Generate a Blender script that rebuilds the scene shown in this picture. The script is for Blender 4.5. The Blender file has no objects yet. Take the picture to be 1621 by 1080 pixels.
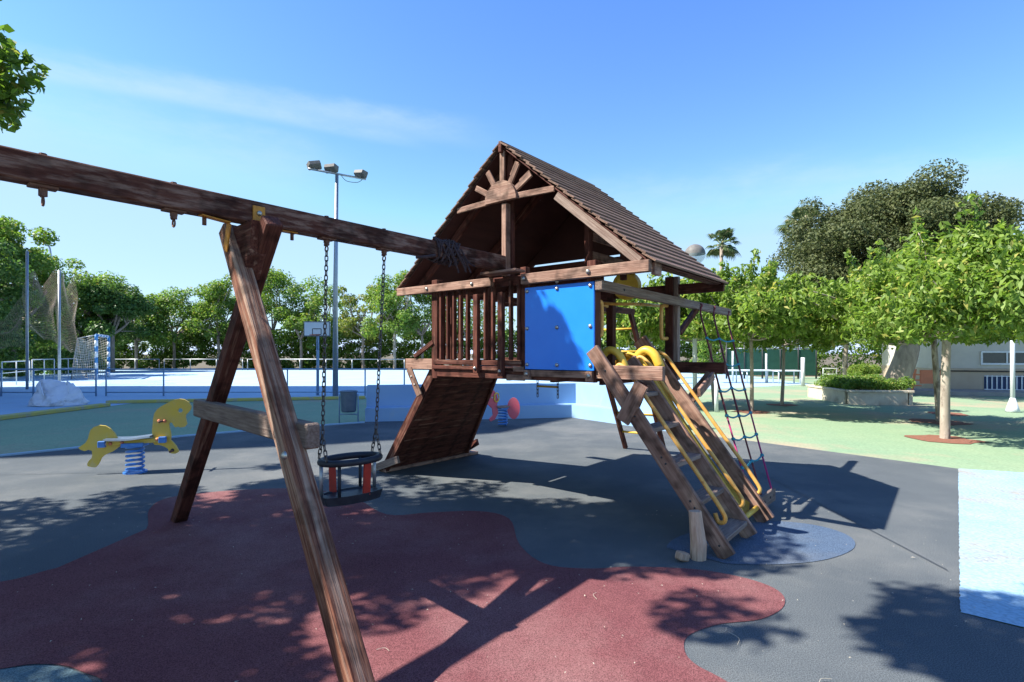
import bpy, bmesh, math, random
import numpy as np
from mathutils import Vector, Matrix, noise as mnoise
random.seed(7); rng = np.random.default_rng(11)
R = math.radians
sc = bpy.context.scene
col = sc.collection
# ------------------------------------------------------------------ camera, sky, sun
F, HY, EYE = 846.0, 558.7, 1.5
cam = bpy.data.cameras.new('camera'); camo = bpy.data.objects.new('camera', cam); col.objects.link(camo)
camo.location = (0, 0, EYE); camo.rotation_euler = (R(90), 0, 0)
cam.sensor_width = 36; cam.lens = F / 1621 * 36; cam.shift_y = (HY - 540) / 1621
cam.clip_start = 0.05; cam.clip_end = 3000
sc.camera = camo
sc.view_settings.view_transform = 'Standard'; sc.view_settings.look = 'None'
sc.view_settings.exposure = 1.22; sc.view_settings.gamma = 1
SUN = Vector((-0.91, -0.15, 1.0)).normalized()
wd = bpy.data.worlds.new('World'); sc.world = wd; wd.use_nodes = True
nt = wd.node_tree; nt.nodes.clear()
def nd(nt, t, **k):
    n = nt.nodes.new(t)
    for a, b in k.items(): setattr(n, a, b)
    return n
sky = nd(nt, 'ShaderNodeTexSky', sky_type='NISHITA', sun_disc=False)
sky.sun_elevation = math.asin(SUN.z); sky.sun_rotation = math.atan2(SUN.x, SUN.y)
sky.air_density = 1.0; sky.dust_density = 0.15; sky.ozone_density = 2.4; sky.altitude = 0
hsv = nd(nt, 'ShaderNodeHueSaturation'); hsv.inputs['Saturation'].default_value = 1.25; hsv.inputs['Value'].default_value = 1.0; hsv.inputs['Hue'].default_value = 0.514
bg = nd(nt, 'ShaderNodeBackground'); bg.inputs[1].default_value = 0.15
out = nd(nt, 'ShaderNodeOutputWorld')
L = nt.links.new
L(sky.outputs[0], hsv.inputs['Color'])
# thin cirrus: bands along great circles broken up by noise
tc = nd(nt, 'ShaderNodeTexCoord')
def dirpx(x, y): return Vector(((x - 810.5) / F, 1, (HY - y) / F)).normalized()
def streak(p1, p2, width, amount, scale):
    n = dirpx(*p1).cross(dirpx(*p2)).normalized(); mid = (dirpx(*p1) + dirpx(*p2)).normalized()
    half = max(0.05, 1 - mid.dot(dirpx(*p1)))
    nz = nd(nt, 'ShaderNodeTexNoise'); nz.inputs['Scale'].default_value = scale; nz.inputs['Detail'].default_value = 9; nz.inputs['Roughness'].default_value = .66
    mp = nd(nt, 'ShaderNodeMapping'); mp.inputs['Scale'].default_value = (1, 1, 3.2); L(tc.outputs['Generated'], mp.inputs[0]); L(mp.outputs[0], nz.inputs['Vector'])
    d = nd(nt, 'ShaderNodeVectorMath', operation='DOT_PRODUCT'); d.inputs[1].default_value = n; L(tc.outputs['Generated'], d.inputs[0])
    nn = nd(nt, 'ShaderNodeMath', operation='MULTIPLY_ADD'); L(nz.outputs[0], nn.inputs[0]); nn.inputs[1].default_value = width * .9; nn.inputs[2].default_value = -width * .45
    ad = nd(nt, 'ShaderNodeMath', operation='ADD'); L(d.outputs['Value'], ad.inputs[0]); L(nn.outputs[0], ad.inputs[1])
    ab = nd(nt, 'ShaderNodeMath', operation='ABSOLUTE'); L(ad.outputs[0], ab.inputs[0])
    mr = nd(nt, 'ShaderNodeMapRange', interpolation_type='SMOOTHERSTEP'); L(ab.outputs[0], mr.inputs[0]); mr.inputs[1].default_value = 0; mr.inputs[2].default_value = width; mr.inputs[3].default_value = 1; mr.inputs[4].default_value = 0
    dm = nd(nt, 'ShaderNodeVectorMath', operation='DOT_PRODUCT'); dm.inputs[1].default_value = mid; L(tc.outputs['Generated'], dm.inputs[0])
    m2 = nd(nt, 'ShaderNodeMapRange', interpolation_type='SMOOTHERSTEP'); L(dm.outputs['Value'], m2.inputs[0]); m2.inputs[1].default_value = 1 - half * 1.5; m2.inputs[2].default_value = 1 - half * .25; m2.inputs[3].default_value = 0; m2.inputs[4].default_value = 1
    n3 = nd(nt, 'ShaderNodeMapRange'); L(nz.outputs[0], n3.inputs[0]); n3.inputs[1].default_value = .3; n3.inputs[2].default_value = .7; n3.inputs[3].default_value = .25; n3.inputs[4].default_value = 1
    a = nd(nt, 'ShaderNodeMath', operation='MULTIPLY'); L(mr.outputs[0], a.inputs[0]); L(m2.outputs[0], a.inputs[1])
    b = nd(nt, 'ShaderNodeMath', operation='MULTIPLY'); L(a.outputs[0], b.inputs[0]); L(n3.outputs[0], b.inputs[1])
    c = nd(nt, 'ShaderNodeMath', operation='MULTIPLY'); L(b.outputs[0], c.inputs[0]); c.inputs[1].default_value = amount
    return c.outputs[0]
cap = nd(nt, 'ShaderNodeMix', data_type='RGBA', blend_type='DARKEN'); cap.inputs[0].default_value = .85; L(hsv.outputs[0], cap.inputs[6]); cap.inputs[7].default_value = (1.60, 2.35, 3.1, 1)
colr = cap.outputs[2]
for s in (((-150, 70), (760, 215), .035, .42, 6.0), ((60, 110), (520, 200), .018, .35, 9.0), ((-200, 150), (420, 260), .09, .38, 4.5), ((900, 330), (1700, 290), .08, .40, 5)):
    f = streak(*s); mx = nd(nt, 'ShaderNodeMix', data_type='RGBA'); L(f, mx.inputs[0]); L(colr, mx.inputs[6]); mx.inputs[7].default_value = (2.1, 2.65, 3.2, 1); colr = mx.outputs[2]
L(colr, bg.inputs[0]); L(bg.outputs[0], out.inputs[0])
sl = bpy.data.lights.new('sun', 'SUN'); sl.energy = 4.9; sl.angle = R(0.53); sl.color = (1, .955, .88)
so = bpy.data.objects.new('sun', sl); col.objects.link(so); so.rotation_euler = SUN.to_track_quat('Z', 'Y').to_euler(); so.location = (-20, -5, 30)

# ------------------------------------------------------------------ materials
def mat(name, c1, c2=None, scale=8, stretch=(1, 1, 1), rough=.75, bump=.0, bscale=None, detail=6, lo=.35, hi=.65, c3=None, s3=1.5, l3=.55, h3=.7, spec=.3, metal=0, coords='Object', speck=None, rand=0):
    m = bpy.data.materials.new(name); m.use_nodes = True; n = m.node_tree; b = n.nodes['Principled BSDF']; k = n.links.new
    b.inputs['Roughness'].default_value = rough; b.inputs['Specular IOR Level'].default_value = spec; b.inputs['Metallic'].default_value = metal
    b.inputs['Base Color'].default_value = (*c1, 1)
    m.diffuse_color = (*c1, 1)
    t = nd(n, 'ShaderNodeTexCoord'); mp = nd(n, 'ShaderNodeMapping'); mp.inputs['Scale'].default_value = stretch
    k(t.outputs[coords], mp.inputs[0])
    if rand:
        oi = nd(n, 'ShaderNodeObjectInfo'); ml = nd(n, 'ShaderNodeMath', operation='MULTIPLY'); k(oi.outputs['Random'], ml.inputs[0]); ml.inputs[1].default_value = 40
        cb = nd(n, 'ShaderNodeCombineXYZ')
        for i in range(3): k(ml.outputs[0], cb.inputs[i])
        k(cb.outputs[0], mp.inputs['Location'])
    colo = None
    if c2:
        z = nd(n, 'ShaderNodeTexNoise'); z.inputs['Scale'].default_value = scale; z.inputs['Detail'].default_value = detail; z.inputs['Roughness'].default_value = .62; k(mp.outputs[0], z.inputs['Vector'])
        r = nd(n, 'ShaderNodeMapRange'); k(z.outputs[0], r.inputs[0]); r.inputs[1].default_value = lo; r.inputs[2].default_value = hi
        x = nd(n, 'ShaderNodeMix', data_type='RGBA'); k(r.outputs[0], x.inputs[0]); x.inputs[6].default_value = (*c1, 1); x.inputs[7].default_value = (*c2, 1); colo = x.outputs[2]
    if c3:
        z = nd(n, 'ShaderNodeTexNoise'); z.inputs['Scale'].default_value = s3; z.inputs['Detail'].default_value = 8; z.inputs['Roughness'].default_value = .65; k(mp.outputs[0], z.inputs['Vector'])
        r = nd(n, 'ShaderNodeMapRange'); k(z.outputs[0], r.inputs[0]); r.inputs[1].default_value = l3; r.inputs[2].default_value = h3
        x = nd(n, 'ShaderNodeMix', data_type='RGBA'); k(r.outputs[0], x.inputs[0]); k(colo, x.inputs[6]); x.inputs[7].default_value = (*c3, 1); colo = x.outputs[2]
    if speck:
        (sc1, sc2, ssc, sl_, sh_) = speck
        z = nd(n, 'ShaderNodeTexNoise'); z.inputs['Scale'].default_value = ssc; z.inputs['Detail'].default_value = 2; k(t.outputs[coords], z.inputs['Vector'])
        r = nd(n, 'ShaderNodeMapRange'); k(z.outputs[0], r.inputs[0]); r.inputs[1].default_value = sl_; r.inputs[2].default_value = sh_; r.inputs[3].default_value = sc1; r.inputs[4].default_value = sc2
        x = nd(n, 'ShaderNodeMix', data_type='RGBA', blend_type='MULTIPLY'); x.inputs[0].default_value = 1
        if colo: k(colo, x.inputs[6])
        else: x.inputs[6].default_value = (*c1, 1)
        k(r.outputs[0], x.inputs[7]); colo = x.outputs[2]
    if rand:
        r = nd(n, 'ShaderNodeMapRange'); k(oi.outputs['Random'], r.inputs[0]); r.inputs[3].default_value = .78; r.inputs[4].default_value = 1.2
        x = nd(n, 'ShaderNodeMix', data_type='RGBA', blend_type='MULTIPLY'); x.inputs[0].default_value = 1; k(colo, x.inputs[6]); k(r.outputs[0], x.inputs[7]); colo = x.outputs[2]
    if colo: k(colo, b.inputs['Base Color'])
    if bump:
        z = nd(n, 'ShaderNodeTexNoise'); z.inputs['Scale'].default_value = bscale or scale; z.inputs['Detail'].default_value = 5; k(mp.outputs[0], z.inputs['Vector'])
        bp = nd(n, 'ShaderNodeBump'); bp.inputs['Strength'].default_value = bump; bp.inputs['Distance'].default_value = .01; k(z.outputs[0], bp.inputs['Height']); k(bp.outputs[0], b.inputs['Normal'])
    return m
GR = (.9, 14, 14)
M = {}
M['wood'] = mat('stained_wood', (.058, .017, .013), (.115, .042, .028), 5, GR, .72, .5, 7, c3=(.24, .13, .09), s3=1.6, l3=.56, h3=.70, rand=1, spec=.15, speck=(.5, 1.15, 7, .36, .52))
M['beamwood'] = mat('flaking_wood', (.075, .024, .016), (.135, .055, .038), 5, (1.6, 9, 9), .75, .6, 8, c3=(.25, .15, .115), s3=2.6, l3=.47, h3=.62, rand=1, spec=.15, speck=(.5, 1.15, 7, .36, .52))
M['legwood'] = mat('weathered_grain_wood', (.085, .026, .017), (.25, .108, .064), 6, (.7, 22, 22), .8, 1.0, 8, c3=(.36, .24, .17), s3=1.3, l3=.46, h3=.64, rand=1, spec=.15, speck=(.68, 1.12, 9, .36, .52))
M['worn'] = mat('worn_brown_wood', (.18, .095, .066), (.29, .18, .135), 4, GR, .7, .5, 8, c3=(.38, .25, .18), s3=1.4, l3=.55, h3=.68, rand=1, spec=.15, speck=(.5, 1.15, 7, .36, .52))
M['greywood'] = mat('grey_worn_wood', (.15, .10, .08), (.28, .21, .17), 5, GR, .85, .6, 8, c3=(.14, .08, .06), s3=2, l3=.55, h3=.7, rand=1)
M['pale'] = mat('bare_pale_wood', (.55, .40, .29), (.38, .25, .17), 5, (14, 14, 1.0), .85, .8, 8, c3=(.22, .13, .09), s3=1.5, l3=.6, h3=.72, rand=1)
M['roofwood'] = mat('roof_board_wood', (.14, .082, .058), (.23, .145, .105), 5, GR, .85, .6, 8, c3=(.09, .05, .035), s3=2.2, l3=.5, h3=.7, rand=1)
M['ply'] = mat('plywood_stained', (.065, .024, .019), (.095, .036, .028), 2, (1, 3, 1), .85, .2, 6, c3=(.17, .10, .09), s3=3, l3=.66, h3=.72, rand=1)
M['blue'] = mat('blue_panel', (.008, .205, .84), (.014, .23, .88), 3, rough=.32, spec=.5)
M['yellow'] = mat('yellow_paint', (.62, .38, .035), (.72, .47, .06), 6, rough=.45, spec=.5, c3=(.40, .17, .04), s3=9, l3=.6, h3=.72)
M['orange'] = mat('orange_yellow_tube', (.60, .27, .045), (.72, .42, .11), 8, rough=.5, spec=.45, c3=(.35, .12, .03), s3=12, l3=.58, h3=.7)
M['horse'] = mat('yellow_board', (.62, .43, .06), (.55, .40, .10), 4, rough=.6, c3=(.52, .42, .22), s3=6, l3=.55, h3=.75)
M['pink'] = mat('pink_board', (.62, .10, .14), (.55, .13, .17), 4, rough=.5)
M['springblue'] = mat('blue_spring_paint', (.03, .16, .50), (.05, .22, .6), 9, rough=.35, spec=.6)
M['steel'] = mat('galvanised_steel', (.42, .44, .46), (.32, .34, .36), 14, rough=.45, metal=.75)
M['chain'] = mat('chain_steel', (.16, .15, .15), (.09, .07, .06), 30, rough=.5, metal=.7)
M['rust'] = mat('rusty_bracket', (.12, .06, .045), (.20, .10, .07), 20, rough=.7, metal=.3)
M['bolt'] = mat('bolt_steel', (.55, .53, .48), (.35, .32, .28), 30, rough=.35, metal=.8)
M['bolt_y'] = mat('yellow_bracket', (.60, .27, .03), (.45, .18, .03), 20, rough=.5)
M['rubber'] = mat('black_rubber', (.018, .022, .03), (.03, .035, .045), 12, rough=.5)
M['red'] = mat('red_strap', (.45, .035, .02), (.30, .03, .02), 12, rough=.5)
M['epdm'] = mat('grey_rubber_floor', (.080, .091, .098), (.104, .115, .119), 1.1, c3=(.165, .165, .155), s3=.55, l3=.46, h3=.80, rough=.95, spec=.1, bump=.25, bscale=260, speck=(.6, 1.45, 170, .35, .65), lo=.3, hi=.7)
M['epdm_red'] = mat('maroon_rubber_floor', (.140, .050, .054), (.168, .064, .064), 1.1, c3=(.25, .14, .13), s3=.6, l3=.46, h3=.80, rough=.95, spec=.1, bump=.25, bscale=260, speck=(.6, 1.45, 170, .35, .65))
M['epdm_blue'] = mat('blue_rubber_floor', (.064, .098, .155), (.080, .115, .170), 1.1, c3=(.15, .155, .155), s3=.8, l3=.46, h3=.9, rough=.95, spec=.1, bump=.25, bscale=260, speck=(.6, 1.4, 170, .35, .65))
M['epdm_teal'] = mat('teal_rubber_floor', (.10, .155, .17), (.12, .18, .19), 1.1, rough=.95, spec=.1, bump=.25, bscale=260, speck=(.6, 1.4, 170, .35, .65))
M['green'] = mat('green_court_paint', (.205, .30, .185), (.245, .325, .20), .8, rough=.85, spec=.2, c3=(.38, .30, .21), s3=.36, l3=.50, h3=.66, speck=(.85, 1.12, 30, .3, .7))
M['court'] = mat('pale_blue_court_paint', (.30, .44, .56), (.35, .48, .58), .6, rough=.8, spec=.2, c3=(.33, .39, .44), s3=.7, l3=.55, h3=.8)
M['patch'] = mat('light_blue_paint', (.25, .40, .51), (.31, .44, .53), 2.2, rough=.9, spec=.1, c3=(.31, .29, .25), s3=1.0, l3=.50, h3=.66, bump=.5, bscale=20, speck=(.8, 1.1, 40, .3, .6))
M['wallblue'] = mat('blue_wall_paint', (.25, .40, .60), (.29, .44, .62), 1.4, rough=.7, spec=.25, c3=(.33, .44, .56), s3=3, l3=.6, h3=.75)
M['kerb'] = mat('yellow_kerb_paint', (.52, .44, .10), (.42, .38, .16), 5, rough=.85, c3=(.35, .33, .28), s3=4, l3=.52, h3=.65, bump=.4)
M['soil'] = mat('dry_soil', (.10, .085, .055), (.15, .12, .08), 1, rough=.95)
M['bark'] = mat('grey_bark', (.20, .165, .135), (.32, .27, .22), 9, (1, 1, .3), .9, .8, 14)
M['palebark'] = mat('pale_bark', (.30, .25, .20), (.44, .38, .31), 5, (1, 1, .4), .9, 1.0, 12, c3=(.16, .125, .10), s3=6, l3=.52, h3=.62)
M['chips'] = mat('red_bark_chips', (.27, .11, .07), (.16, .075, .05), 25, rough=.95, bump=.6, bscale=30)
M['beige'] = mat('beige_render', (.42, .33, .245), (.46, .37, .28), 2, rough=.85)
M['white'] = mat('white_render', (.54, .50, .44), (.48, .45, .40), 2, rough=.8)
M['whitepaint'] = mat('white_metal_paint', (.70, .72, .74), (.60, .62, .64), 6, rough=.5)
M['bluegrey'] = mat('blue_grey_railing', (.20, .30, .42), (.26, .36, .46), 8, rough=.5, metal=.2)
M['glass'] = mat('dark_window_glass', (.02, .03, .04), (.03, .04, .05), 3, rough=.25, spec=.7)
M['dgreen'] = mat('dark_green_canvas', (.02, .075, .055), (.03, .10, .07), 3, rough=.8)
M['blackm'] = mat('dark_metal', (.03, .03, .035), (.05, .05, .05), 6, rough=.5)
M['lampbox'] = mat('floodlight_casing', (.13, .12, .11), (.18, .17, .15), 12, rough=.6)
M['bin'] = mat('bin_steel', (.10, .14, .19), (.14, .18, .23), 8, rough=.45, metal=.4)
M['bluedark'] = mat('dark_blue_shutter', (.03, .055, .13), (.04, .07, .16), 6, rough=.5)
M['board'] = mat('white_backboard', (.74, .76, .78), (.68, .70, .72), 3, rough=.5)
M['bluepaint'] = mat('blue_goal_paint', (.05, .20, .45), (.07, .24, .50), 6, rough=.5)
M['netw'] = mat('white_net_cord', (.55, .52, .46), (.45, .41, .34), 8, rough=.9)
M['netb'] = mat('tan_net_cord', (.42, .33, .24), (.34, .26, .19), 8, rough=.9)
M['sack'] = mat('white_woven_sack', (.74, .74, .76), (.66, .66, .70), 4, rough=.7, c3=(.35, .27, .22), s3=3, l3=.62, h3=.75, bump=.5, bscale=9)
M['planter'] = mat('cream_stone', (.60, .54, .42), (.50, .43, .33), 5, rough=.9, c3=(.38, .30, .22), s3=2, l3=.55, h3=.7)
M['rope'] = mat('dark_red_rope', (.12, .03, .035), (.20, .05, .05), 30, rough=.9)
M['ropep'] = mat('magenta_rope', (.40, .03, .12), (.30, .03, .12), 30, rough=.9)
M['ropeteal'] = mat('teal_rope', (.03, .20, .25), (.04, .26, .32), 30, rough=.8)
M['chainrust'] = mat('dark_tangled_cord', (.035, .022, .025), (.07, .045, .045), 30, rough=.9)
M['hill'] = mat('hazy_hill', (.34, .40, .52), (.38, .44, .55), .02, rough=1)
M['terra'] = mat('terracotta_orange', (.62, .20, .10), (.55, .18, .09), 4, rough=.6)
M['litter'] = mat('dry_leaf', (.38, .33, .24), (.50, .46, .37), 8, rough=.9)
M['lens'] = mat('floodlight_glass', (.32, .33, .34), (.25, .26, .27), 5, rough=.15, spec=.7)
def globe_mat():
    m = bpy.data.materials.new('smoked_globe'); m.use_nodes = True; b = m.node_tree.nodes['Principled BSDF']
    b.inputs['Base Color'].default_value = (.6, .68, .7, 1); b.inputs['Roughness'].default_value = .08; b.inputs['Alpha'].default_value = .35; return m
M['globe'] = globe_mat()
def leafmat(name, dark, light, tr=.35, odd=None):
    m = bpy.data.materials.new(name); m.use_nodes = True; n = m.node_tree; b = n.nodes['Principled BSDF']; k = n.links.new
    g = nd(n, 'ShaderNodeNewGeometry'); r = nd(n, 'ShaderNodeValToRGB'); e = r.color_ramp.elements
    e[0].color = (*dark, 1); e[1].color = (*light, 1); e[1].position = .9
    if odd: x = r.color_ramp.elements.new(.97); x.color = (*odd, 1)
    k(g.outputs['Random Per Island'], r.inputs[0]); k(r.outputs[0], b.inputs['Base Color']); b.inputs['Roughness'].default_value = .5; b.inputs['Specular IOR Level'].default_value = .35
    t = nd(n, 'ShaderNodeBsdfTranslucent'); s = nd(n, 'ShaderNodeMixShader'); s.inputs[0].default_value = tr
    h = nd(n, 'ShaderNodeHueSaturation'); h.inputs['Value'].default_value = 1.6; h.inputs['Saturation'].default_value = 1.1; k(r.outputs[0], h.inputs['Color']); k(h.outputs[0], t.inputs[0])
    o = n.nodes['Material Output']; k(b.outputs[0], s.inputs[1]); k(t.outputs[0], s.inputs[2]); k(s.outputs[0], o.inputs[0]); m.diffuse_color = (*light, 1)
    if 'ficus' in name: b.inputs['Roughness'].default_value = .65
    return m
M['leaf'] = leafmat('leaf_mid_green', (.085, .16, .025), (.21, .32, .06), .42, (.30, .28, .07))
M['leaf_dk'] = leafmat('leaf_dark_green', (.05, .11, .025), (.12, .21, .05), .35, (.16,.20,.05))
M['leaf_lt'] = leafmat('leaf_bright_green', (.10, .18, .028), (.25, .35, .068), .42, (.40, .38, .10))
M['leaf_fic'] = leafmat('leaf_ficus', (.046, .068, .022), (.115, .130, .045), .2)
M['leaf_yel'] = leafmat('leaf_yellow_green', (.12, .17, .03), (.25, .29, .06), .4, (.30, .22, .06))
M['leaf_palm'] = leafmat('leaf_palm', (.05, .085, .03), (.12, .17, .06), .25, (.30, .24, .13))

# ------------------------------------------------------------------ helpers
WM = {}
def G(x, y, z=0.0):
    Y = F * (EYE - z) / (y - HY); return Vector(((x - 810.5) / F * Y, Y, z))
def at(x, y, Y): return Vector(((x - 810.5) / F * Y, Y, EYE + (HY - y) / F * Y))
def link(o, parent=None, M4=None):
    M4 = M4 or Matrix(); col.objects.link(o); WM[o] = M4
    if parent is not None: o.parent = parent; o.matrix_basis = WM[parent].inverted() @ M4
    else: o.matrix_basis = M4
    return o
def tag(o, label=None, cat=None, group=None, kind=None):
    for k, v in (('label', label), ('category', cat), ('group', group), ('kind', kind)):
        if v: o[k] = v
    return o
def thing(name, loc, label, cat, group=None, rz=0):
    o = bpy.data.objects.new(name, None); o.empty_display_size = .2
    link(o, None, Matrix.Translation(Vector(loc)) @ Matrix.Rotation(rz, 4, 'Z')); return tag(o, label, cat, group)
def mesh_obj(name, bm, m, parent=None, M4=None, smooth=False):
    me = bpy.data.meshes.new(name); bm.to_mesh(me); bm.free(); me.materials.append(M[m] if isinstance(m, str) else m)
    if smooth: me.shade_smooth()
    return link(bpy.data.objects.new(name, me), parent, M4)
def copy_tree(o, parent=None, M4=None, label=None):
    c = o.copy(); col.objects.link(c)
    if parent is not None: c.parent = parent; WM[c] = WM[parent] @ o.matrix_basis
    else: c.matrix_basis = M4; WM[c] = M4
    if label: c['label'] = label
    for ch in list(o.children): copy_tree(ch, c)
    return c
def boxbm(bm, L_, w, t, c=(0, 0, 0), bevel=0):
    r = bmesh.ops.create_cube(bm, size=1); vs = r['verts']
    for v in vs: v.co = Vector((v.co.x * L_ + c[0], v.co.y * w + c[1], v.co.z * t + c[2]))
    if bevel: bmesh.ops.bevel(bm, geom=list({e for v in vs for e in v.link_edges}), offset=bevel, segments=1, affect='EDGES')
def frame(p, q, wdir):
    x = (q - p).normalized(); y = (wdir - x * wdir.dot(x)).normalized(); z = x.cross(y)
    m = Matrix((x, y, z)).transposed().to_4x4(); m.translation = (p + q) / 2; return m
def plank(name, p, q, w, t, wdir, m, parent=None, bevel=.004):
    """a board from p to q: w wide along wdir, t thick"""
    p, q = Vector(p), Vector(q); bm = bmesh.new(); boxbm(bm, (q - p).length, w, t, bevel=min(bevel, w * .2, t * .2))
    return mesh_obj(name, bm, m, parent, frame(p, q, Vector(wdir)))
def tubebm(bm, pts, r, seg=8, cap=True):
    pts = [Vector(p) for p in pts]; rs = r if isinstance(r, (list, tuple)) else [r] * len(pts); rings = []; up = None
    for i, p in enumerate(pts):
        d = (pts[min(i + 1, len(pts) - 1)] - pts[max(i - 1, 0)]).normalized()
        if up is None: up = d.orthogonal().normalized()
        else: up = (up - d * up.dot(d)); up = up.normalized() if up.length > 1e-5 else d.orthogonal().normalized()
        s = d.cross(up); rings.append([bm.verts.new(p + (up * math.cos(a) + s * math.sin(a)) * rs[i]) for a in [2 * math.pi * j / seg for j in range(seg)]])
    for a, b in zip(rings, rings[1:]):
        for j in range(seg): bm.faces.new((a[j], a[(j + 1) % seg], b[(j + 1) % seg], b[j]))
    if cap and len(rings) > 1: bm.faces.new(rings[0][::-1]); bm.faces.new(rings[-1])
def tube(name, pts, r, m, parent=None, seg=10):
    pts = [Vector(p) for p in pts]; c = pts[0].copy(); bm = bmesh.new(); tubebm(bm, [p - c for p in pts], r, seg)
    return mesh_obj(name, bm, m, parent, Matrix.Translation(c), smooth=True)
def smoothpath(pts, n=6):
    P = [Vector(p) for p in pts]; out_ = []
    for i in range(len(P) - 1):
        a, b, c, d = P[max(i - 1, 0)], P[i], P[i + 1], P[min(i + 2, len(P) - 1)]
        for k in range(n):
            t = k / n; out_.append(.5 * ((2 * b) + (c - a) * t + (2 * a - 5 * b + 4 * c - d) * t * t + (3 * b - a - 3 * c + d) * t ** 3))
    return out_ + [P[-1]]
def sheet(name, pts, z, m, kind='structure', parent=None):
    bm = bmesh.new(); f = bm.faces.new([bm.verts.new((p[0], p[1], z)) for p in pts])
    if f.normal.z < 0: f.normal_flip()
    bm.normal_update()
    if f.normal.z < 0: bmesh.ops.reverse_faces(bm, faces=[f])
    bmesh.ops.triangulate(bm, faces=bm.faces[:])
    o = mesh_obj(name, bm, m, parent)
    if kind: o['kind'] = kind
    return o
def prism(name, pts2, t, M4, m, parent=None, holes=()):
    """outline in local XZ, thickness along Y"""
    bm = bmesh.new(); edges = []
    for loop in (pts2,) + tuple(holes):
        vs = [bm.verts.new((x, -t / 2, z)) for x, z in loop]
        for i in range(len(vs)): edges.append(bm.edges.new((vs[i], vs[(i + 1) % len(vs)])))
    bmesh.ops.triangle_fill(bm, use_beauty=True, edges=edges)
    r = bmesh.ops.extrude_face_region(bm, geom=bm.faces[:])
    for v in [g for g in r['geom'] if isinstance(g, bmesh.types.BMVert)]: v.co.y += t
    bmesh.ops.recalc_face_normals(bm, faces=bm.faces[:])
    return mesh_obj(name, bm, m, parent, M4)
def bolt(p, n, r, m, parent):
    n = Vector(n).normalized(); bm = bmesh.new()
    bmesh.ops.create_uvsphere(bm, u_segments=10, v_segments=6, radius=r)
    for v in bm.verts: v.co.z = max(v.co.z, 0) * .8
    return mesh_obj('bolt', bm, m, parent, Matrix.Translation(Vector(p)) @ n.to_track_quat('Z', 'Y').to_matrix().to_4x4(), smooth=True)
def leaves(name, cen, rad, N, size, m, parent, up=.5, droop=.0, aspect=.5):
    """many small folded leaf blades scattered in clumps (cen: K x 3, rad: K)"""
    K = len(cen); w = rad ** 2; w = w / w.sum(); idx = rng.choice(K, N, p=w)
    d = rng.normal(size=(N, 3)); d /= np.linalg.norm(d, axis=1, keepdims=True)
    rr = rng.uniform(.25, 1.08, N) ** .6; pos = cen[idx] + d * (rad[idx] * rr)[:, None] * np.array([1, 1, .75])
    nrm = d * .8 + rng.normal(size=(N, 3)) * .7 + np.array([0, 0, up]); nrm /= np.linalg.norm(nrm, axis=1, keepdims=True)
    ax = rng.normal(size=(N, 3)) + np.array([0, 0, -droop]); ax -= nrm * (ax * nrm).sum(1, keepdims=True); ax /= np.linalg.norm(ax, axis=1, keepdims=True)
    sd = np.cross(nrm, ax); s = size * rng.uniform(.6, 1.35, N)[:, None]
    base = pos - ax * s * .5; tip = pos + ax * s * .5 - nrm * s * .12
    l = pos + sd * s * aspect * .5 + nrm * s * .10; r_ = pos - sd * s * aspect * .5 + nrm * s * .10
    co = np.stack([base, l, tip, r_], 1).reshape(-1, 3)
    o0 = np.array(WM[parent].translation) if parent is not None else np.zeros(3)
    co = co - o0
    me = bpy.data.meshes.new(name); me.vertices.add(4 * N); me.vertices.foreach_set('co', co.ravel().astype(np.float32))
    me.loops.add(4 * N); me.loops.foreach_set('vertex_index', np.arange(4 * N, dtype=np.int32)); me.polygons.add(N)
    me.polygons.foreach_set('loop_start', np.arange(0, 4 * N, 4, dtype=np.int32)); me.update(calc_edges=True); me.validate()
    me.materials.append(M[m]); return link(bpy.data.objects.new(name, me), parent, Matrix.Translation(Vector(o0)) if parent is not None else None)
def clumps(c, r, K, cr, low=-.8, shell=.55, la=.30):
    """K clump centres in an ellipsoid c, radii r, clump radius about cr"""
    C_ = []; 
    while len(C_) < K:
        d = rng.normal(size=3); d /= np.linalg.norm(d)
        if d[2] < low: continue
        lob = 1 + la * mnoise.noise(Vector(d * 1.7) + Vector((float(c[0]), float(c[1]), 3.3)))
        C_.append(np.array(c) + d * np.array(r) * rng.uniform(shell, 1.0) * rng.uniform(.85, 1.12) * lob)
    return np.array(C_), cr * rng.uniform(.6, 1.3, K)
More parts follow.
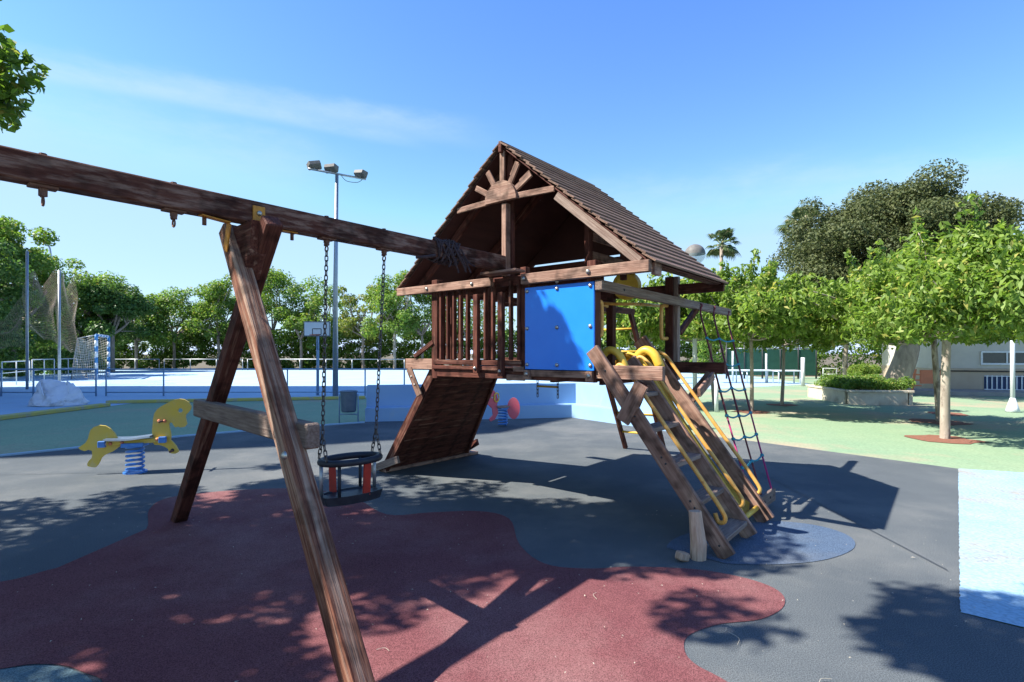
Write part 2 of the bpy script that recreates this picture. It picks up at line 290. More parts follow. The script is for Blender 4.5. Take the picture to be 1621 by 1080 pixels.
def tree(name, base, label, crown_c, crown_r, K, cr, N, size, lm, group=None, tr=.12, bark='bark', up=.5, droop=0, aspect=.5, low=-.7, cat='tree', limbs=7, fork=.45, lean=(0, 0), extra=None, keep=None, shell=.55):
    b = Vector(base); t = thing(name, b, label, cat, group)
    C_, rr = clumps(crown_c, crown_r, K, cr, low, shell, .30 if lm != 'leaf_fic' else .05)
    if keep: ok = np.array([keep(c, q) for c, q in zip(C_, rr)]); C_, rr = C_[ok], rr[ok]
    if extra is not None: C_ = np.vstack([C_, np.array([e[:3] for e in extra])]); rr = np.append(rr, [e[3] for e in extra])
    bm = bmesh.new(); cc = Vector(crown_c); top = Vector((b.x + lean[0] + (cc.x - b.x) * .12, b.y + lean[1] + (cc.y - b.y) * .12, b.z + (cc.z - crown_r[2] * fork - b.z)))
    mid = (b + top) / 2 + Vector((random.uniform(-1, 1) * tr * .5, random.uniform(-1, 1) * tr * .5, 0))
    pts = smoothpath([b - Vector((0, 0, .05)), b + Vector((0, 0, .12)), mid, top], 4); n_ = len(pts)
    tubebm(bm, [p - b for p in pts], [tr * (1.35 if i == 0 else 1) * (1 - .3 * i / n_) for i in range(n_)], 10)
    hi_c = [k for k in rng.permutation(len(C_)) if C_[k][2] > top.z + .12 * crown_r[2]]; sel = hi_c[:limbs]
    for k in sel:
        e = Vector(C_[k]); m1 = top.lerp(e, .5) + Vector((0, 0, -.06 * (e - top).length)) + Vector([random.uniform(-.1, .1) * (e - top).length for _ in range(3)])
        q = smoothpath([top - Vector((0, 0, .15 * tr)), m1, e], 4); tubebm(bm, [p - b for p in q], [tr * .6 * (1 - .8 * i / len(q)) for i in range(len(q))], 6)
        for s in range(2):
            e2 = Vector(C_[rng.integers(len(C_))])
            if (e2 - m1).length < max(crown_r) * 1.1: tubebm(bm, [m1 - b, m1.lerp(e2, .5) - b + Vector((0, 0, .05)), e2 - b], [tr * .3, tr * .2, tr * .06], 5)
    mesh_obj('trunk', bm, bark, t, Matrix.Translation(b), smooth=True)
    leaves('crown', C_, rr, N, size, lm, t, up, droop, aspect)
    return t

# ------------------------------------------------------------------ ground
sheet('ground', [(-400, -60), (400, -60), (400, 900), (-400, 900)], -.03, 'soil')
sheet('green_court', [(-60, -12), (60, -12), (60, 34), (-60, 34)], -.008, 'green')
yk1, yk2, yk3 = G(0, 662), G(172, 643), G(575, 629)
courtpts = [(-13.0, 6.0), (yk1.x - .2, yk1.y), (yk2.x, yk2.y), (-11.3, 17.1), (yk3.x, yk3.y), (2, 18.9), (9, 22.6), (14.3, 25.6), (17, 47), (-40, 47), (-40, 6)]
sheet('sports_court', courtpts, -.004, 'court')
wl, wc, wr = G(578, 668), G(905, 661), G(1056, 683)
rub = [G(-260, 745), G(0, 722), G(100, 713), G(200, 701), G(290, 691), G(400, 682), G(500, 676), wl, wc, wr, G(1180, 697), G(1517, 742), G(1520, 970), G(1640, 1000), G(2600, 1500)]
rub = [(p.x, p.y) for p in rub] + [(6, -8), (-14, -8), (-14, 4)]
sheet('rubber_floor', rub, 0.0, 'epdm')
pa, pb = G(1517, 742), G(1520, 970)
edge = [(pa.x + (pb.x - pa.x) * k / 160 + random.uniform(-.005, .005), pa.y + (pb.y - pa.y) * k / 160 + random.uniform(-.005, .005)) for k in range(161)]
sheet('painted_slab', edge + [ (pb.x + 5, pb.y - 4.2), (pb.x + 9, pb.y - 1), (pa.x + 6.5, pa.y - 2.6)], .004, 'patch')
def blob(pts, n=6):
    P = pts[-2:] + pts + pts[:2]; q = smoothpath([G(*p).to_3d() for p in P], n); return [(v.x, v.y) for v in q[2 * n:-3 * n]]
red = [(232, 838), (236, 808), (262, 790), (330, 780), (430, 774), (500, 776), (560, 788), (612, 815), (680, 812), (760, 810), (806, 822), (822, 862), (862, 893), (930, 901), (1000, 898), (1100, 902), (1180, 916), (1232, 936), (1241, 960), (1205, 981), (1140, 989), (1092, 1006), (1083, 1028), (1100, 1052), (1160, 1086), (1320, 1200), (1300, 1500), (700, 1700), (-100, 1500), (160, 1110), (128, 1064), (60, 1052), (-60, 1066), (-420, 1080), (-500, 960), (-150, 932), (0, 922), (90, 900), (190, 882)]
sheet('red_rubber_area', blob(red, 5), .004, 'epdm_red')
sheet('blue_rubber_area', blob([(1055, 868), (1080, 848), (1140, 836), (1220, 826), (1290, 832), (1342, 848), (1352, 868), (1310, 886), (1240, 894), (1150, 893), (1085, 884)], 5), .004, 'epdm_blue')
sheet('teal_rubber_area', blob([(-300, 1090), (-60, 1070), (60, 1056), (122, 1066), (150, 1100), (100, 1250), (-200, 1350)], 5), .008, 'epdm_teal')
for a_, b_ in (((-200, 757), (196, 748)), ((870, 752), (1010, 722)), ((1110, 700), (1500, 905))):
    p, q = G(*a_), G(*b_); d = (q - p).normalized(); n_ = Vector((-d.y, d.x, 0)) * .004
    sheet('rubber_seam', [(p.x - n_.x, p.y - n_.y), (q.x - n_.x, q.y - n_.y), (q.x + n_.x, q.y + n_.y), (p.x + n_.x, p.y + n_.y)], .012, 'rubber')
# kerbs
def kerb(name, a, b, w, h, m):
    p, q = Vector((a.x, a.y, h / 2 - .005)), Vector((b.x, b.y, h / 2 - .005)); o = plank(name, p, q, w, h, (q - p).cross(Vector((0, 0, 1))), m, None, .012); o['kind'] = 'structure'; return o
kerb('yellow_kerb', G(-120, 679), G(168, 643), .28, .09, 'kerb')
kerb('yellow_kerb', G(170, 638.5), G(578, 631), .22, .09, 'kerb')
for a, b in ((-260, 745, 0, 723), (0, 723, 290, 691.5), (290, 691.5, 578, 669.5)) and [((-260, 745), (0, 723)), ((0, 723), (200, 702)), ((200, 702), (290, 691.5)), ((290, 691.5), (400, 682.5)), ((400, 682.5), (577, 669.5))]:
    kerb('pale_edging', G(*a), G(*b), .06, .035, 'court')

# hills and distant land
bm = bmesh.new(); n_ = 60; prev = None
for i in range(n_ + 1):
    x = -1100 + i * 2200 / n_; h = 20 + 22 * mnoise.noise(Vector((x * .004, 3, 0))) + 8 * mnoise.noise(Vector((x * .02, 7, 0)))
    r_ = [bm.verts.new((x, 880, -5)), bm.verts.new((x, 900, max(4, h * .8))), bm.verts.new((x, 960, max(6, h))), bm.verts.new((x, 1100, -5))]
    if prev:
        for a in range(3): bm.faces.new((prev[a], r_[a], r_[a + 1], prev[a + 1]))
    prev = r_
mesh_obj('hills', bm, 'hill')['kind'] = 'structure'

# ------------------------------------------------------------------ low blue wall
w = thing('blue_low_wall', ((wl + wc) / 2), 'low light blue painted wall with a bench ledge behind the rubber floor', 'wall')
def wallseg(a, b, off0, t, h, name):
    d = (b - a).normalized(); n = Vector((-d.y, d.x, 0))
    p = a + n * (off0 + t / 2); q = b + n * (off0 + t / 2); p.z = q.z = h / 2 - .01
    return plank(name, p, q, t, h, n, 'wallblue', w, .012)
def wallfoot(pts, off0, off1, h, name):
    """bent wall following pts, mitred, from off0 to off1 behind the line"""
    bm = bmesh.new(); rows = []
    for i, p in enumerate(pts):
        ds = [(pts[j + 1] - pts[j]).normalized() for j in (i - 1, i) if 0 <= j < len(pts) - 1]
        n = sum((Vector((-d.y, d.x, 0)) for d in ds), Vector()) / len(ds); n /= n.length ** 2
        rows.append([bm.verts.new(((p + n * o).x - wl.x, (p + n * o).y - wl.y, z)) for o, z in ((off0, -.01), (off0, h), (off1, h), (off1, -.01))])
    for a, b in zip(rows, rows[1:]):
        for k in range(4): bm.faces.new((a[k], a[(k + 1) % 4], b[(k + 1) % 4], b[k]))
    bm.faces.new(rows[0]); bm.faces.new(rows[-1][::-1]); bmesh.ops.recalc_face_normals(bm, faces=bm.faces[:])
    bmesh.ops.bevel(bm, geom=[e for e in bm.edges if all(v.co.z > .1 for v in e.verts)], offset=.015, segments=2, affect='EDGES')
    return mesh_obj(name, bm, 'wallblue', w, Matrix.Translation(Vector((wl.x, wl.y, 0))))
wallfoot([wl, wc, wr], 0, .34, .30, 'bench_ledge'); wallfoot([wl, wc, wr], .30, .52, .775, 'wall_face')

# ------------------------------------------------------------------ play tower
TH = 0.6829; UX, UY = math.sin(TH), math.cos(TH); OX, OY = .7189, 4.5892
U = Vector((UX, UY, 0)); V = Vector((UY, -UX, 0)); Zv = Vector((0, 0, 1))
def W(u, v, z): return Vector((OX + UX * u + UY * v, OY + UY * u - UX * v, z))
def vx(x, u=0):
    t = (x - 810.5) / F; qx, qy = OX + UX * u, OY + UY * u; return (t * qy - qx) / (UY + t * UX)
vc, vE, zE, zR, WID, DEP = -1.034, .549, 2.243, 3.573, 2.07, 1.70
vW = 2 * vc - vE
T = thing('play_tower', W(DEP / 2, vc, 0), 'dark brown wooden play tower with pitched board roof, blue panel and ladders', 'play tower')
def tp(name, p, q, w_, t, wd_, m='wood', par=None, **k): return plank(name, W(*p), W(*q), w_, t, wd_, m, par or T, **k)
P9 = .088
def post(u, v, z0, z1, m='wood', s=P9, name='post'): return tp(name, (u, v, z0), (u, v, z1), s, s, U, m)
# posts
post(.044, -.044, 1.25, 2.30); post(.044, -WID + .044, 1.22, 2.30); post(.044, -.80, 1.27, 2.32, s=.07)
for u, v in ((DEP, -.044), (DEP, -.78), (DEP, -WID + .044), (DEP, -1.3)): post(u, v, 1.25, 2.34)
for u, v in ((.9, -WID + .05),): post(u, v, 1.25, 2.3)
# supports under deck : tower is carried by ladder, ramp and the rear ladder
# deck planks
for i in range(15):
    u = .06 + i * .113
    tp('deck_board', (u + .05, -WID + .02, 1.335), (u + .05, -.02, 1.335), .105, .028, U, 'wood')
# rim joists
tp('rim_board', (.02, -WID, 1.285), (.02, 0, 1.285), .085, .035, Zv, 'wood')
tp('rim_board', (DEP + .04, -WID, 1.28), (DEP + .04, 0, 1.28), .10, .035, Zv, 'wood')
tp('rim_board', (.05, .02, 1.27), (DEP, .02, 1.27), .10, .035, Zv, 'wood'); tp('rim_board', (.05, -WID - .02, 1.27), (DEP, -WID - .02, 1.27), .10, .035, Zv, 'wood')
for v in (-.5, -1.03, -1.55): tp('joist', (.06, v, 1.27), (DEP, v, 1.27), .09, .045, Zv, 'wood')
# blue panel with bolts
zp0, zp1, vl = 1.345, 2.113, -.7526
pn = tp('blue_panel', (-.012, vl, (zp0 + zp1) / 2), (-.012, -.004, (zp0 + zp1) / 2), zp1 - zp0, .02, Zv, 'blue')
for v in (vl + .028, (vl) / 2 - .01, -.04):
    for z in (zp0 + .045, (zp0 + zp1) / 2, zp1 - .035): bolt(W(-.022, v, z), -U, .020, 'bolt', pn)
bolt(W(-.022, vl / 2 - .01, zp1 + .03), -U, .018, 'bolt', pn)
tp('rim_board', (-.005, vl + .05, 1.308), (-.005, -.09, 1.308), .062, .02, Zv, 'worn')
for v in (vl + .03, -.05):
    o = tp('post_end', (-.012, v, 1.25), (-.012, v, 1.338), .07, .05, V, 'worn'); bolt(W(-.038, v, 1.30), -U, .022, 'bolt', o)
# slats of the left front
for x in (699, 709.5, 719.5, 730, 741, 769, 781, 809, 822):
    v = vx(x, -.0); tp('slat', (.0, v, 1.43), (.0, v, 2.20), .030, .045, V, 'wood')
for x, zb in ((755, 1.295), (794, 1.27)):
    v = vx(x, -.03); o = tp('slat_post', (-.035, v, zb), (-.035, v, 2.09), .062, .05, V, 'worn' if 0 else 'wood'); bolt(W(-.062, v, zb + .05), -U, .02, 'bolt', o)
tp('bottom_rail', (-.0, -WID + .05, 1.40), (-.0, -.80, 1.40), .05, .05, Zv, 'wood')
tp('side_board', (-.02, vx(815, 0), 1.345), (-.02, vl - .01, 1.345), .05, .02, Zv, 'worn'); tp('side_board', (-.02, vx(797, 0) + .06, 1.262), (-.02, vl, 1.262), .055, .02, Zv, 'worn')
tp('side_board', (-.012, -WID + .03, 1.345), (-.012, vx(791, 0), 1.345), .04, .02, Zv, 'wood')
# left side slats and rear slats
for i in range(5): u = .16 + i * .13; tp('slat', (u, -WID + .02, 1.40), (u, -WID + .02, 2.18), .045, .03, U, 'wood')
for i in range(9): v = -WID + .13 + i * .125; tp('slat', (DEP, v, 1.38), (DEP, v, 2.10), .03, .045, V, 'wood')
tp('top_rail', (DEP + .03, -WID, 2.12), (DEP + .03, -.78, 2.12), .07, .04, Zv); tp('top_rail', (.1, -WID - .01, 2.19), (DEP, -WID - .01, 2.19), .07, .04, Zv)
# eave ties, front
o = tp('tie_beam', (-.04, vW + .02, 2.20), (-.04, vx(779, -.04), 2.20), .085, .045, Zv, 'worn')
for x in (676, 747): bolt(W(-.064, vx(x, -.06), 2.20), -U, .020, 'bolt', o)
o = tp('tie_beam', (-.04, vx(827, -.04), 2.192), (-.04, vE - .03, 2.192), .095, .06, Zv, 'worn')
for x in (829, 931): bolt(W(-.073, vx(x, -.07), 2.192), -U, .022, 'bolt', o)
tp('tie_beam', (.02, vx(770, 0), 2.20), (.02, vx(835, 0), 2.20), .09, .03, Zv, 'wood')
tp('tie_end_block', (.03, vE - .04, 2.18), (.16, vE - .04, 2.18), .10, .035, Zv, 'worn')
tp('ledge_board', (-.10, vx(768, -.1), 2.270), (-.10, vx(824, -.1), 2.270), .15, .024, U, 'worn')
tp('tie_beam', (DEP + .03, vW + .05, 2.2), (DEP + .03, vE - .02, 2.2), .11, .05, Zv, 'wood')
tp('eave_beam', (.06, vE - .10, 2.235), (DEP, vE - .10, 2.235), .045, .07, Zv, 'wood'); tp('eave_beam', (.06, vW + .10, 2.235), (DEP, vW + .10, 2.235), .045, .07, Zv, 'wood')
# roof: underside sheets, rafters, ridge, lapped boards
AL = math.atan2(zR - zE, vE - vc); SL = math.hypot(zR - zE, vE - vc); u0, u1 = -.05, DEP + .05
def sv(side, s, off=0):
    """point on slope: (v, z), off = distance above the surface"""
    return vc + side * (s * math.cos(AL) + off * math.sin(AL)), zR - s * math.sin(AL) + off * math.cos(AL)
for side in (1, -1):
    nrm = V * side * math.sin(AL) + Zv * math.cos(AL); sd = V * side * math.cos(AL) - Zv * math.sin(AL)
    a, b = sv(side, SL * .505, -.045)
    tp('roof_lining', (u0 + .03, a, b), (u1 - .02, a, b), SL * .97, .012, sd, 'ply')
    nb = 19; ex = SL / nb
    for i in range(nb):
        s = (i + .5) * ex; a, b = sv(side, s + .012, -.012)
        j = random.uniform(-.012, .012)
        tp('roof_board', (u0 + j, a, b), (u1 + j + random.uniform(-.01, .01), a, b), ex + .028, .017, (sd + nrm * .13).normalized(), 'roofwood', bevel=.003)
    for u, wt in ((.0, .055), (DEP - .01, .055)):
        if side < 0 and u < .5: u = .16
        a, b = sv(side, .16 if u > .5 else (.90 if side > 0 else .3), -.092); c, d = sv(side, SL - .10, -.092)
        tp('rafter', (u, a, b), (u, c, d), .075, .04, nrm, 'greywood' if (side > 0 and u < .5) else 'wood')
    a, b = sv(side, .05, -.10); c, d = sv(side, SL - .2, -.10); tp('rafter', (.85, a, b), (.85, c, d), .08, .045, nrm, 'wood')
tp('ridge_board', (u0 - .01, vc, zR - .075), (u1, vc, zR - .075), .09, .04, Zv, 'wood')
# sunburst on the gable
zc = 2.975
arc = [(.2 * math.cos(a), .2 * math.sin(a)) for a in [math.pi * i / 20 for i in range(21)]]
Mg = Matrix((V, -U, Zv)).transposed().to_4x4(); Mg.translation = W(-.035, vc, zc)
prism('sun_disc', arc, .045, Mg, 'worn', T)
for k, a in enumerate((-2, 30, 60, 90, 120, 150, 182)):
    ca, sa = math.cos(R(a)), math.sin(R(a)); tan = math.tan(AL); H = zR - .10 - zc
    rl = H / (abs(ca) * tan + sa) if (abs(ca) * tan + sa) > 0 else 1; rl = min(rl, 1.2)
    tp('sun_ray', (-.015, vc + .17 * ca, zc + .17 * sa + (.035 if k in (0, 6) else 0)), (-.015, vc + rl * ca, zc + rl * sa + (.035 if k in (0, 6) else 0)), .058, .024, Vector((0, 0, 0)) + V * (-sa) + Zv * ca, 'worn' if k != 3 else 'worn')
    if k in (1, 2): tp('sun_ray_block', (.02, vc + (rl - .14) * ca - .03, zc + (rl - .14) * sa + .03), (.02, vc + rl * ca - .03, zc + rl * sa + .03), .055, .03, V * (-sa) + Zv * ca, 'worn')
tp('king_post', (-.0, vx(801, 0), 2.25), (-.0, vx(801, 0), zc - .02), .058, .07, V, 'worn'); tp('king_post_back', (.06, vx(803, 0), 2.2), (.06, vx(803, 0), zR - .12), .07, .04, V, 'wood')
# upper boards inside, right side
for z in (2.47, 2.66): tp('louvre_board', (.62, -.4, z), (1.3, -.4, z - .0), .085, .022, Zv, 'worn')
post(.58, -.42, 2.3, 2.85, s=.06); post(1.32, -.42, 2.3, 2.85, s=.06)
gz = 2.66; gw = (zR - .09 - gz) / math.tan(AL); Mr = Mg.copy(); Mr.translation = W(DEP - .03, vc, gz); prism('rear_gable_panel', [(-gw, 0), (gw, 0), (0, zR - .09 - gz)], .016, Mr, 'ply', T)
tp('rear_gable_board', (DEP - .03, vW + .24, 2.375), (DEP - .03, -.86, 2.375), .13, .02, Zv, 'wood'); tp('rear_gable_board', (DEP - .03, vW + .56, 2.56), (DEP - .03, vE - .56, 2.56), .15, .02, Zv, 'wood')
tp('rear_collar', (DEP - .08, vW + .62, 2.45), (DEP - .08, vE - .62, 2.45), .085, .04, Zv, 'wood')
# right hand long beam that carries the net
ob_ = tp('net_beam', (-.04, .05, 2.075), (3.32, .09, 2.035), .085, .07, Zv, 'greywood')
for u in (.35, 1.45, 2.0, 2.6): bolt(W(u, .088, 2.065), V, .013, 'blackm', ob_)
tp('diagonal_brace', (1.78, .03, 1.72), (2.25, .05, 2.02), .06, .05, Zv + U * -.5, 'wood')
post(DEP + .02, .01, 1.2, 2.34, m='greywood', s=.075)
# deck level beams that stick out
o = tp('deck_beam', (.035, -.02, 1.335), (.035, .60, 1.335), .115, .055, Zv, 'worn'); bolt(W(.005, .10, 1.345), -U, .026, 'bolt', o)
tp('deck_beam', (DEP - .02, -.02, 1.342), (DEP - .02, .56, 1.342), .118, .06, Zv, 'wood')
o = tp('deck_beam', (.03, -WID + .1, 1.375), (.03, -WID - .45, 1.375), .118, .055, Zv, 'worn'); tp('deck_beam', (DEP, -WID + .1, 1.375), (DEP, -WID - .42, 1.375), .118, .06, Zv, 'wood')
tp('corner_brace', (.0, -WID - .28, 1.46), (.0, -WID + .03, 1.62), .05, .03, Zv, 'wood')
# ---- ladder and slide lane, three stringers
def lane(t, u, lift=0):   # t 0 top, 1 foot
    a = (-.02, 1.53); b = (1.11, .02); d = Vector((b[0] - a[0], b[1] - a[1])).normalized(); n = Vector((-d.y, d.x))
    return (u, a[0] + (b[0] - a[0]) * t + n.x * lift, a[1] + (b[1] - a[1]) * t + n.y * lift)
ld = (W(*lane(1, 0)) - W(*lane(0, 0))).normalized(); ln = (ld.cross(U)).normalized(); ln = ln if ln.z > 0 else -ln
s1 = tp('ladder_stringer', lane(0.0, -.025), lane(1.0, -.025), .125, .040, ln, 'worn'); s2 = tp('ladder_stringer', lane(.06, .545), lane(1.0, .545), .125, .045, ln, 'worn'); s3 = tp('ladder_stringer', lane(-.07, 1.055), lane(1.0, 1.055), .15, .045, ln, 'worn')
for t in (.12, .33, .36, .56, .59, .76, .79, .95): bolt(W(*lane(t, -.046)), -U, .009, 'blackm', s1)
for i, t in enumerate((.26, .43, .60, .77, .93)):
    _, v, z = lane(t, 0); tp('ladder_step', (.0, v - .01, z), (.52, v - .01, z), .145, .038, V, 'greywood')
tp('triangle_brace', (-.060, .455, 1.25), (-.060, .285, .94), .12, .028, V, 'worn'); 
tp('triangle_brace', (.06, .42, 1.25), (.06, .28, .93), .08, .03, V, 'wood')
tp('brace', (1.66, .42, 1.28), (1.60, .18, .95), .10, .04, V, 'worn'); tp('brace', (1.085, .50, 1.12), (1.60, .46, 1.26), .09, .03, Zv, 'worn')
# slide bed with raised lips and curled top
bed = [lane(.14, 0, -.03), lane(.3, 0, -.10), lane(.6, 0, -.12), lane(.84, 0, -.10), lane(.92, 0, -.05)]
bm = bmesh.new(); rows = []; c0 = W(.80, .5, .7)
path = smoothpath([(0, -.14, 1.36), (0, -.03, 1.44), (0, .07, 1.40)] + [Vector(b) for b in bed], 5)
for b in path: rows.append([bm.verts.new(W(u, b.y if hasattr(b, 'y') else b[1], 0) + Vector((0, 0, b.z + dz)) - c0) for u, dz in ((.60, .06), (.615, .0), (.80, -.02), (.99, .0), (1.005, .06))])
for a, b in zip(rows, rows[1:]):
    for k in range(4): bm.faces.new((a[k], a[k + 1], b[k + 1], b[k]))
bmesh.ops.solidify(bm, geom=bm.faces[:], thickness=.008)
mesh_obj('slide_bed', bm, 'yellow', T, Matrix.Translation(c0), smooth=True)
for u in (.20, .92):
    q = [W(u, -.05 + .13 * math.cos(a), 1.44 + .13 * math.sin(a)) for a in [math.pi * (1 - k / 8) for k in range(9)]]
    if 1:
        bm = bmesh.new(); c0 = W(u, 0, 1.44)
        prof = smoothpath([W(u, -.10, 1.36), W(u, -.05, 1.47), W(u, .03, 1.525), W(u, .12, 1.48), W(u, .18, 1.36)], 4); tubebm(bm, [p - c0 for p in prof], .034 if u < .5 else .046, 10); mesh_obj('slide_hood', bm, 'yellow', T, Matrix.Translation(c0), smooth=True)
def rail(u, t0, t1, hgt=.13, toph=.12):
    pts = [W(*lane(t0 - .05, u, .03)), W(*lane(t0 - .05, u, hgt * .75)), W(*lane(t0, u, hgt)), W(*lane(t0 + .1, u, hgt)), W(*lane((t0 + t1) / 2, u, hgt)), W(*lane(t1 - .06, u, hgt)), W(*lane(t1, u, hgt * .8)), W(*lane(t1 - .005, u, hgt * .35)), W(*lane(t1 - .04, u, .055))]
    return tube('handrail', smoothpath(pts, 5), .0165, 'orange', T)
rail(.09, .17, .885, .115); rail(.565, .13, .875, .12); rail(1.075, .10, .875, .12)
tube('handrail', smoothpath([W(.59, .0, 1.5), W(.60, .13, 1.43), W(*lane(.3, .60, .05)), W(*lane(.9, .60, .04))], 5), .014, 'yellow', T)
tube('slide_foot_bar', [W(.56, *lane(.93, 0, -.0)[1:]), W(1.04, *lane(.93, 0, -.0)[1:])], .022, 'yellow', T)
# stake at the ladder foot
b = W(-.14, .93, 0); st = bmesh.new(); tubebm(st, [(0, 0, -.03), (.008, 0, .12), (-.004, .01, .23), (-.014, .016, .345)], [.055, .058, .052, .045], 9)
for v in st.verts: v.co += Vector([random.uniform(-.004, .004) for _ in range(3)])
mesh_obj('foot_stake', st, 'pale', T, Matrix.Translation(b))
bm = bmesh.new(); boxbm(bm, .09, .07, .06, bevel=.01); o = mesh_obj('foot_block', bm, 'pale', T, Matrix.Translation(W(-.25, .86, .035)) @ Matrix.Rotation(.5, 4, 'Z') @ Matrix.Rotation(.3, 4, 'Y'))
# grab handles
def handle(u, v, z0, z1, d, m='orange'):
    a = W(u, v, z0); b_ = W(u, v, z1)
    return tube('grab_handle', smoothpath([a, a + d * .8, a + d + Zv * .04, b_ + d - Zv * .04, b_ + d * .8, b_], 4), .021, m, T)
handle(.095, -.05, 1.66, 1.95, U * .09); handle(DEP - .03, -.06, 1.66, 2.02, (-U) * .10 + V * -.03)
# steering wheel style disc and handle at the rear exit
bm = bmesh.new(); bmesh.ops.create_cone(bm, cap_ends=True, segments=24, radius1=.165, radius2=.125, depth=.05); mesh_obj('yellow_wheel', bm, 'yellow', T, Matrix.Translation(W(1.56, -.50, 2.27)) @ (-U + V * .6).to_track_quat('Z', 'Y').to_matrix().to_4x4())
tube('grab_handle', smoothpath([W(1.5, -.72, 2.04), W(1.3, -.68, 2.06), W(1.3, -.50, 2.04), W(1.5, -.30, 2.04), W(2.2, -.28, 2.06)], 4), .018, 'orange', T)
# rear monkey bar frame and rung ladder
for v in (-1.57, -.93):
    tp('rear_ladder_rail', (3.62, v, .0), (2.5, v, 2.05), .05, .075, V, 'wood'); tp('rear_rail', (DEP, v, 2.05), (2.6, v, 2.05), .08, .04, Zv, 'wood')
for i in range(6):
    t = .14 + i * .15; u = 3.62 - 1.12 * t; z = 2.05 * t; tube('rung', [W(u, -1.57, z), W(u, -.93, z)], .017, 'yellow', T)
for u in (1.95, 2.25): tube('rung', [W(u, -1.57, 2.03), W(u, -.93, 2.03)], .014, 'yellow', T)
# hanging chain rung beneath the deck
def chain_bm(bm, p, q, pitch=.034, r=.0042, wdt=.011, seg=5):
    p, q = Vector(p), Vector(q); n = max(2, int((q - p).length / pitch)); d = (q - p) / n; dn = d.normalized(); s0 = dn.orthogonal().normalized(); s1_ = dn.cross(s0)
    for i in range(n):
        c = p + d * (i + .5); s = s0 if i % 2 else s1_; hl = d.length * .62
        pts = [c + s * wdt * math.cos(a) + dn * ((hl - wdt) * (1 if math.sin(a) > 0 else -1) + wdt * math.sin(a)) for a in [2 * math.pi * (k + .5) / 10 for k in range(10)]]
        tubebm(bm, pts + [pts[0]], r, seg, cap=False)
va, vb = vx(851, .9), vx(883, .9)
for v in (va, vb):
    bm = bmesh.new(); chain_bm(bm, (0, 0, 0), (0, 0, -.27)); mesh_obj('hanging_chain', bm, 'chain', T, Matrix.Translation(W(.9, v, 1.27)))
tube('hanging_rung', [W(.9, va, 1.12), W(.9, vb, 1.12)], .012, 'yellow', T)
# ---- climbing ramp on the left side
rt, rb = (-WID - .02, 1.30), (-3.13, .03)
dr = (V * (rb[0] - rt[0]) + Zv * (rb[1] - rt[1])).normalized(); rn = dr.cross(U).normalized(); rn = rn if rn.z > 0 else -rn
nr = 13; LR = math.hypot(rb[0] - rt[0], rb[1] - rt[1])
def ru(t, far): return (.07 + .12 * t) if not far else (1.14 + .48 * t)
for i in range(nr):
    t = (i + .5) / nr; v = rt[0] + (rb[0] - rt[0]) * t; z = rt[1] + (rb[1] - rt[1]) * t
    tp('ramp_board', (ru(t, 0) + .02, v, z), (ru(t, 1), v, z), LR / nr - .004, .024, dr, 'wood', bevel=.003)
for far in (0, 1):
    tp('ramp_rail', (ru(0, far), rt[0], rt[1] + .02), (ru(1, far), rb[0], rb[1] + .02), .11, .045, rn, 'wood')
tp('ramp_foot_board', (.16, -3.16, .025), (1.80, -3.10, .025), .14, .04, V, 'worn')
tp('ramp_foot_wedge', (.10, -3.3, .03), (.17, -2.85, .20), .09, .04, Zv, 'greywood'); tp('ramp_foot_wedge', (1.72, -3.28, .03), (1.64, -2.9, .22), .09, .04, Zv, 'wood')
o = tp('ramp_plate', (.0, -WID - .38, 1.32), (.0, -WID - .20, 1.02), .09, .02, V, 'worn')
for k in (.3, .6): bolt(W(-.012, -WID - .38 + .18 * k, 1.32 - .3 * k), -U, .012, 'bolt', o)

# ------------------------------------------------------------------ rope net
N_ = thing('rope_net', W(1.35, 1.0, 0), 'climbing net of dark red and teal ropes slanting down to a bolted grey board', 'climbing net')
topn = [W(2.2, .1, 2.02), W(2.65, .1, 2.02), W(3.2, .1, 2.0)]; botn = [W(1.08, .98, .14), W(1.34, 1.0, .14), W(1.62, 1.02, .15)]
def nl(i, t): 
    p = topn[i].lerp(botn[i], t); p.z -= .05 * math.sin(math.pi * t) * 1.2; return p
for i in range(3):
    pts = [topn[i] + V * -.05 + Zv * .05, topn[i] + V * .03 + Zv * .04] + [nl(i, t) for t in (.03, .2, .4, .6)]; tube('net_rope', smoothpath(pts, 4), .011, 'rope', N_, 7)
    tube('net_rope', smoothpath([nl(i, t) for t in (.6, .75, .9, 1)], 3), .009, 'ropep' if i != 1 else 'rope', N_, 7)
for t in (.17, .32, .46, .59, .71, .83):
    p = [nl(i, t + random.uniform(-.01, .01)) for i in range(3)]; p.insert(1, p[0].lerp(p[1], .5) - Zv * .02); p.insert(3, p[2].lerp(p[3], .5) - Zv * .02)
    bm = bmesh.new(); c = p[0]; tubebm(bm, [q - c for q in smoothpath(p, 4)], .009, 6)
    for k in (0, 2, 4):
        r_ = bmesh.ops.create_icosphere(bm, subdivisions=1, radius=.022)
        for v in r_['verts']: v.co += p[k] - c
    mesh_obj('net_rung', bm, 'ropeteal', N_, Matrix.Translation(c), smooth=True)
o = plank('net_board', W(1.04, 1.0, .11), W(1.68, 1.02, .115), .12, .035, Zv, 'greywood', N_)
for u in (1.12, 1.3, 1.5, 1.62): bolt(W(u, .978, .12), -V, .012, 'blackm', o); bolt(W(u, 1.03, .12), V, .014, 'blackm', o)

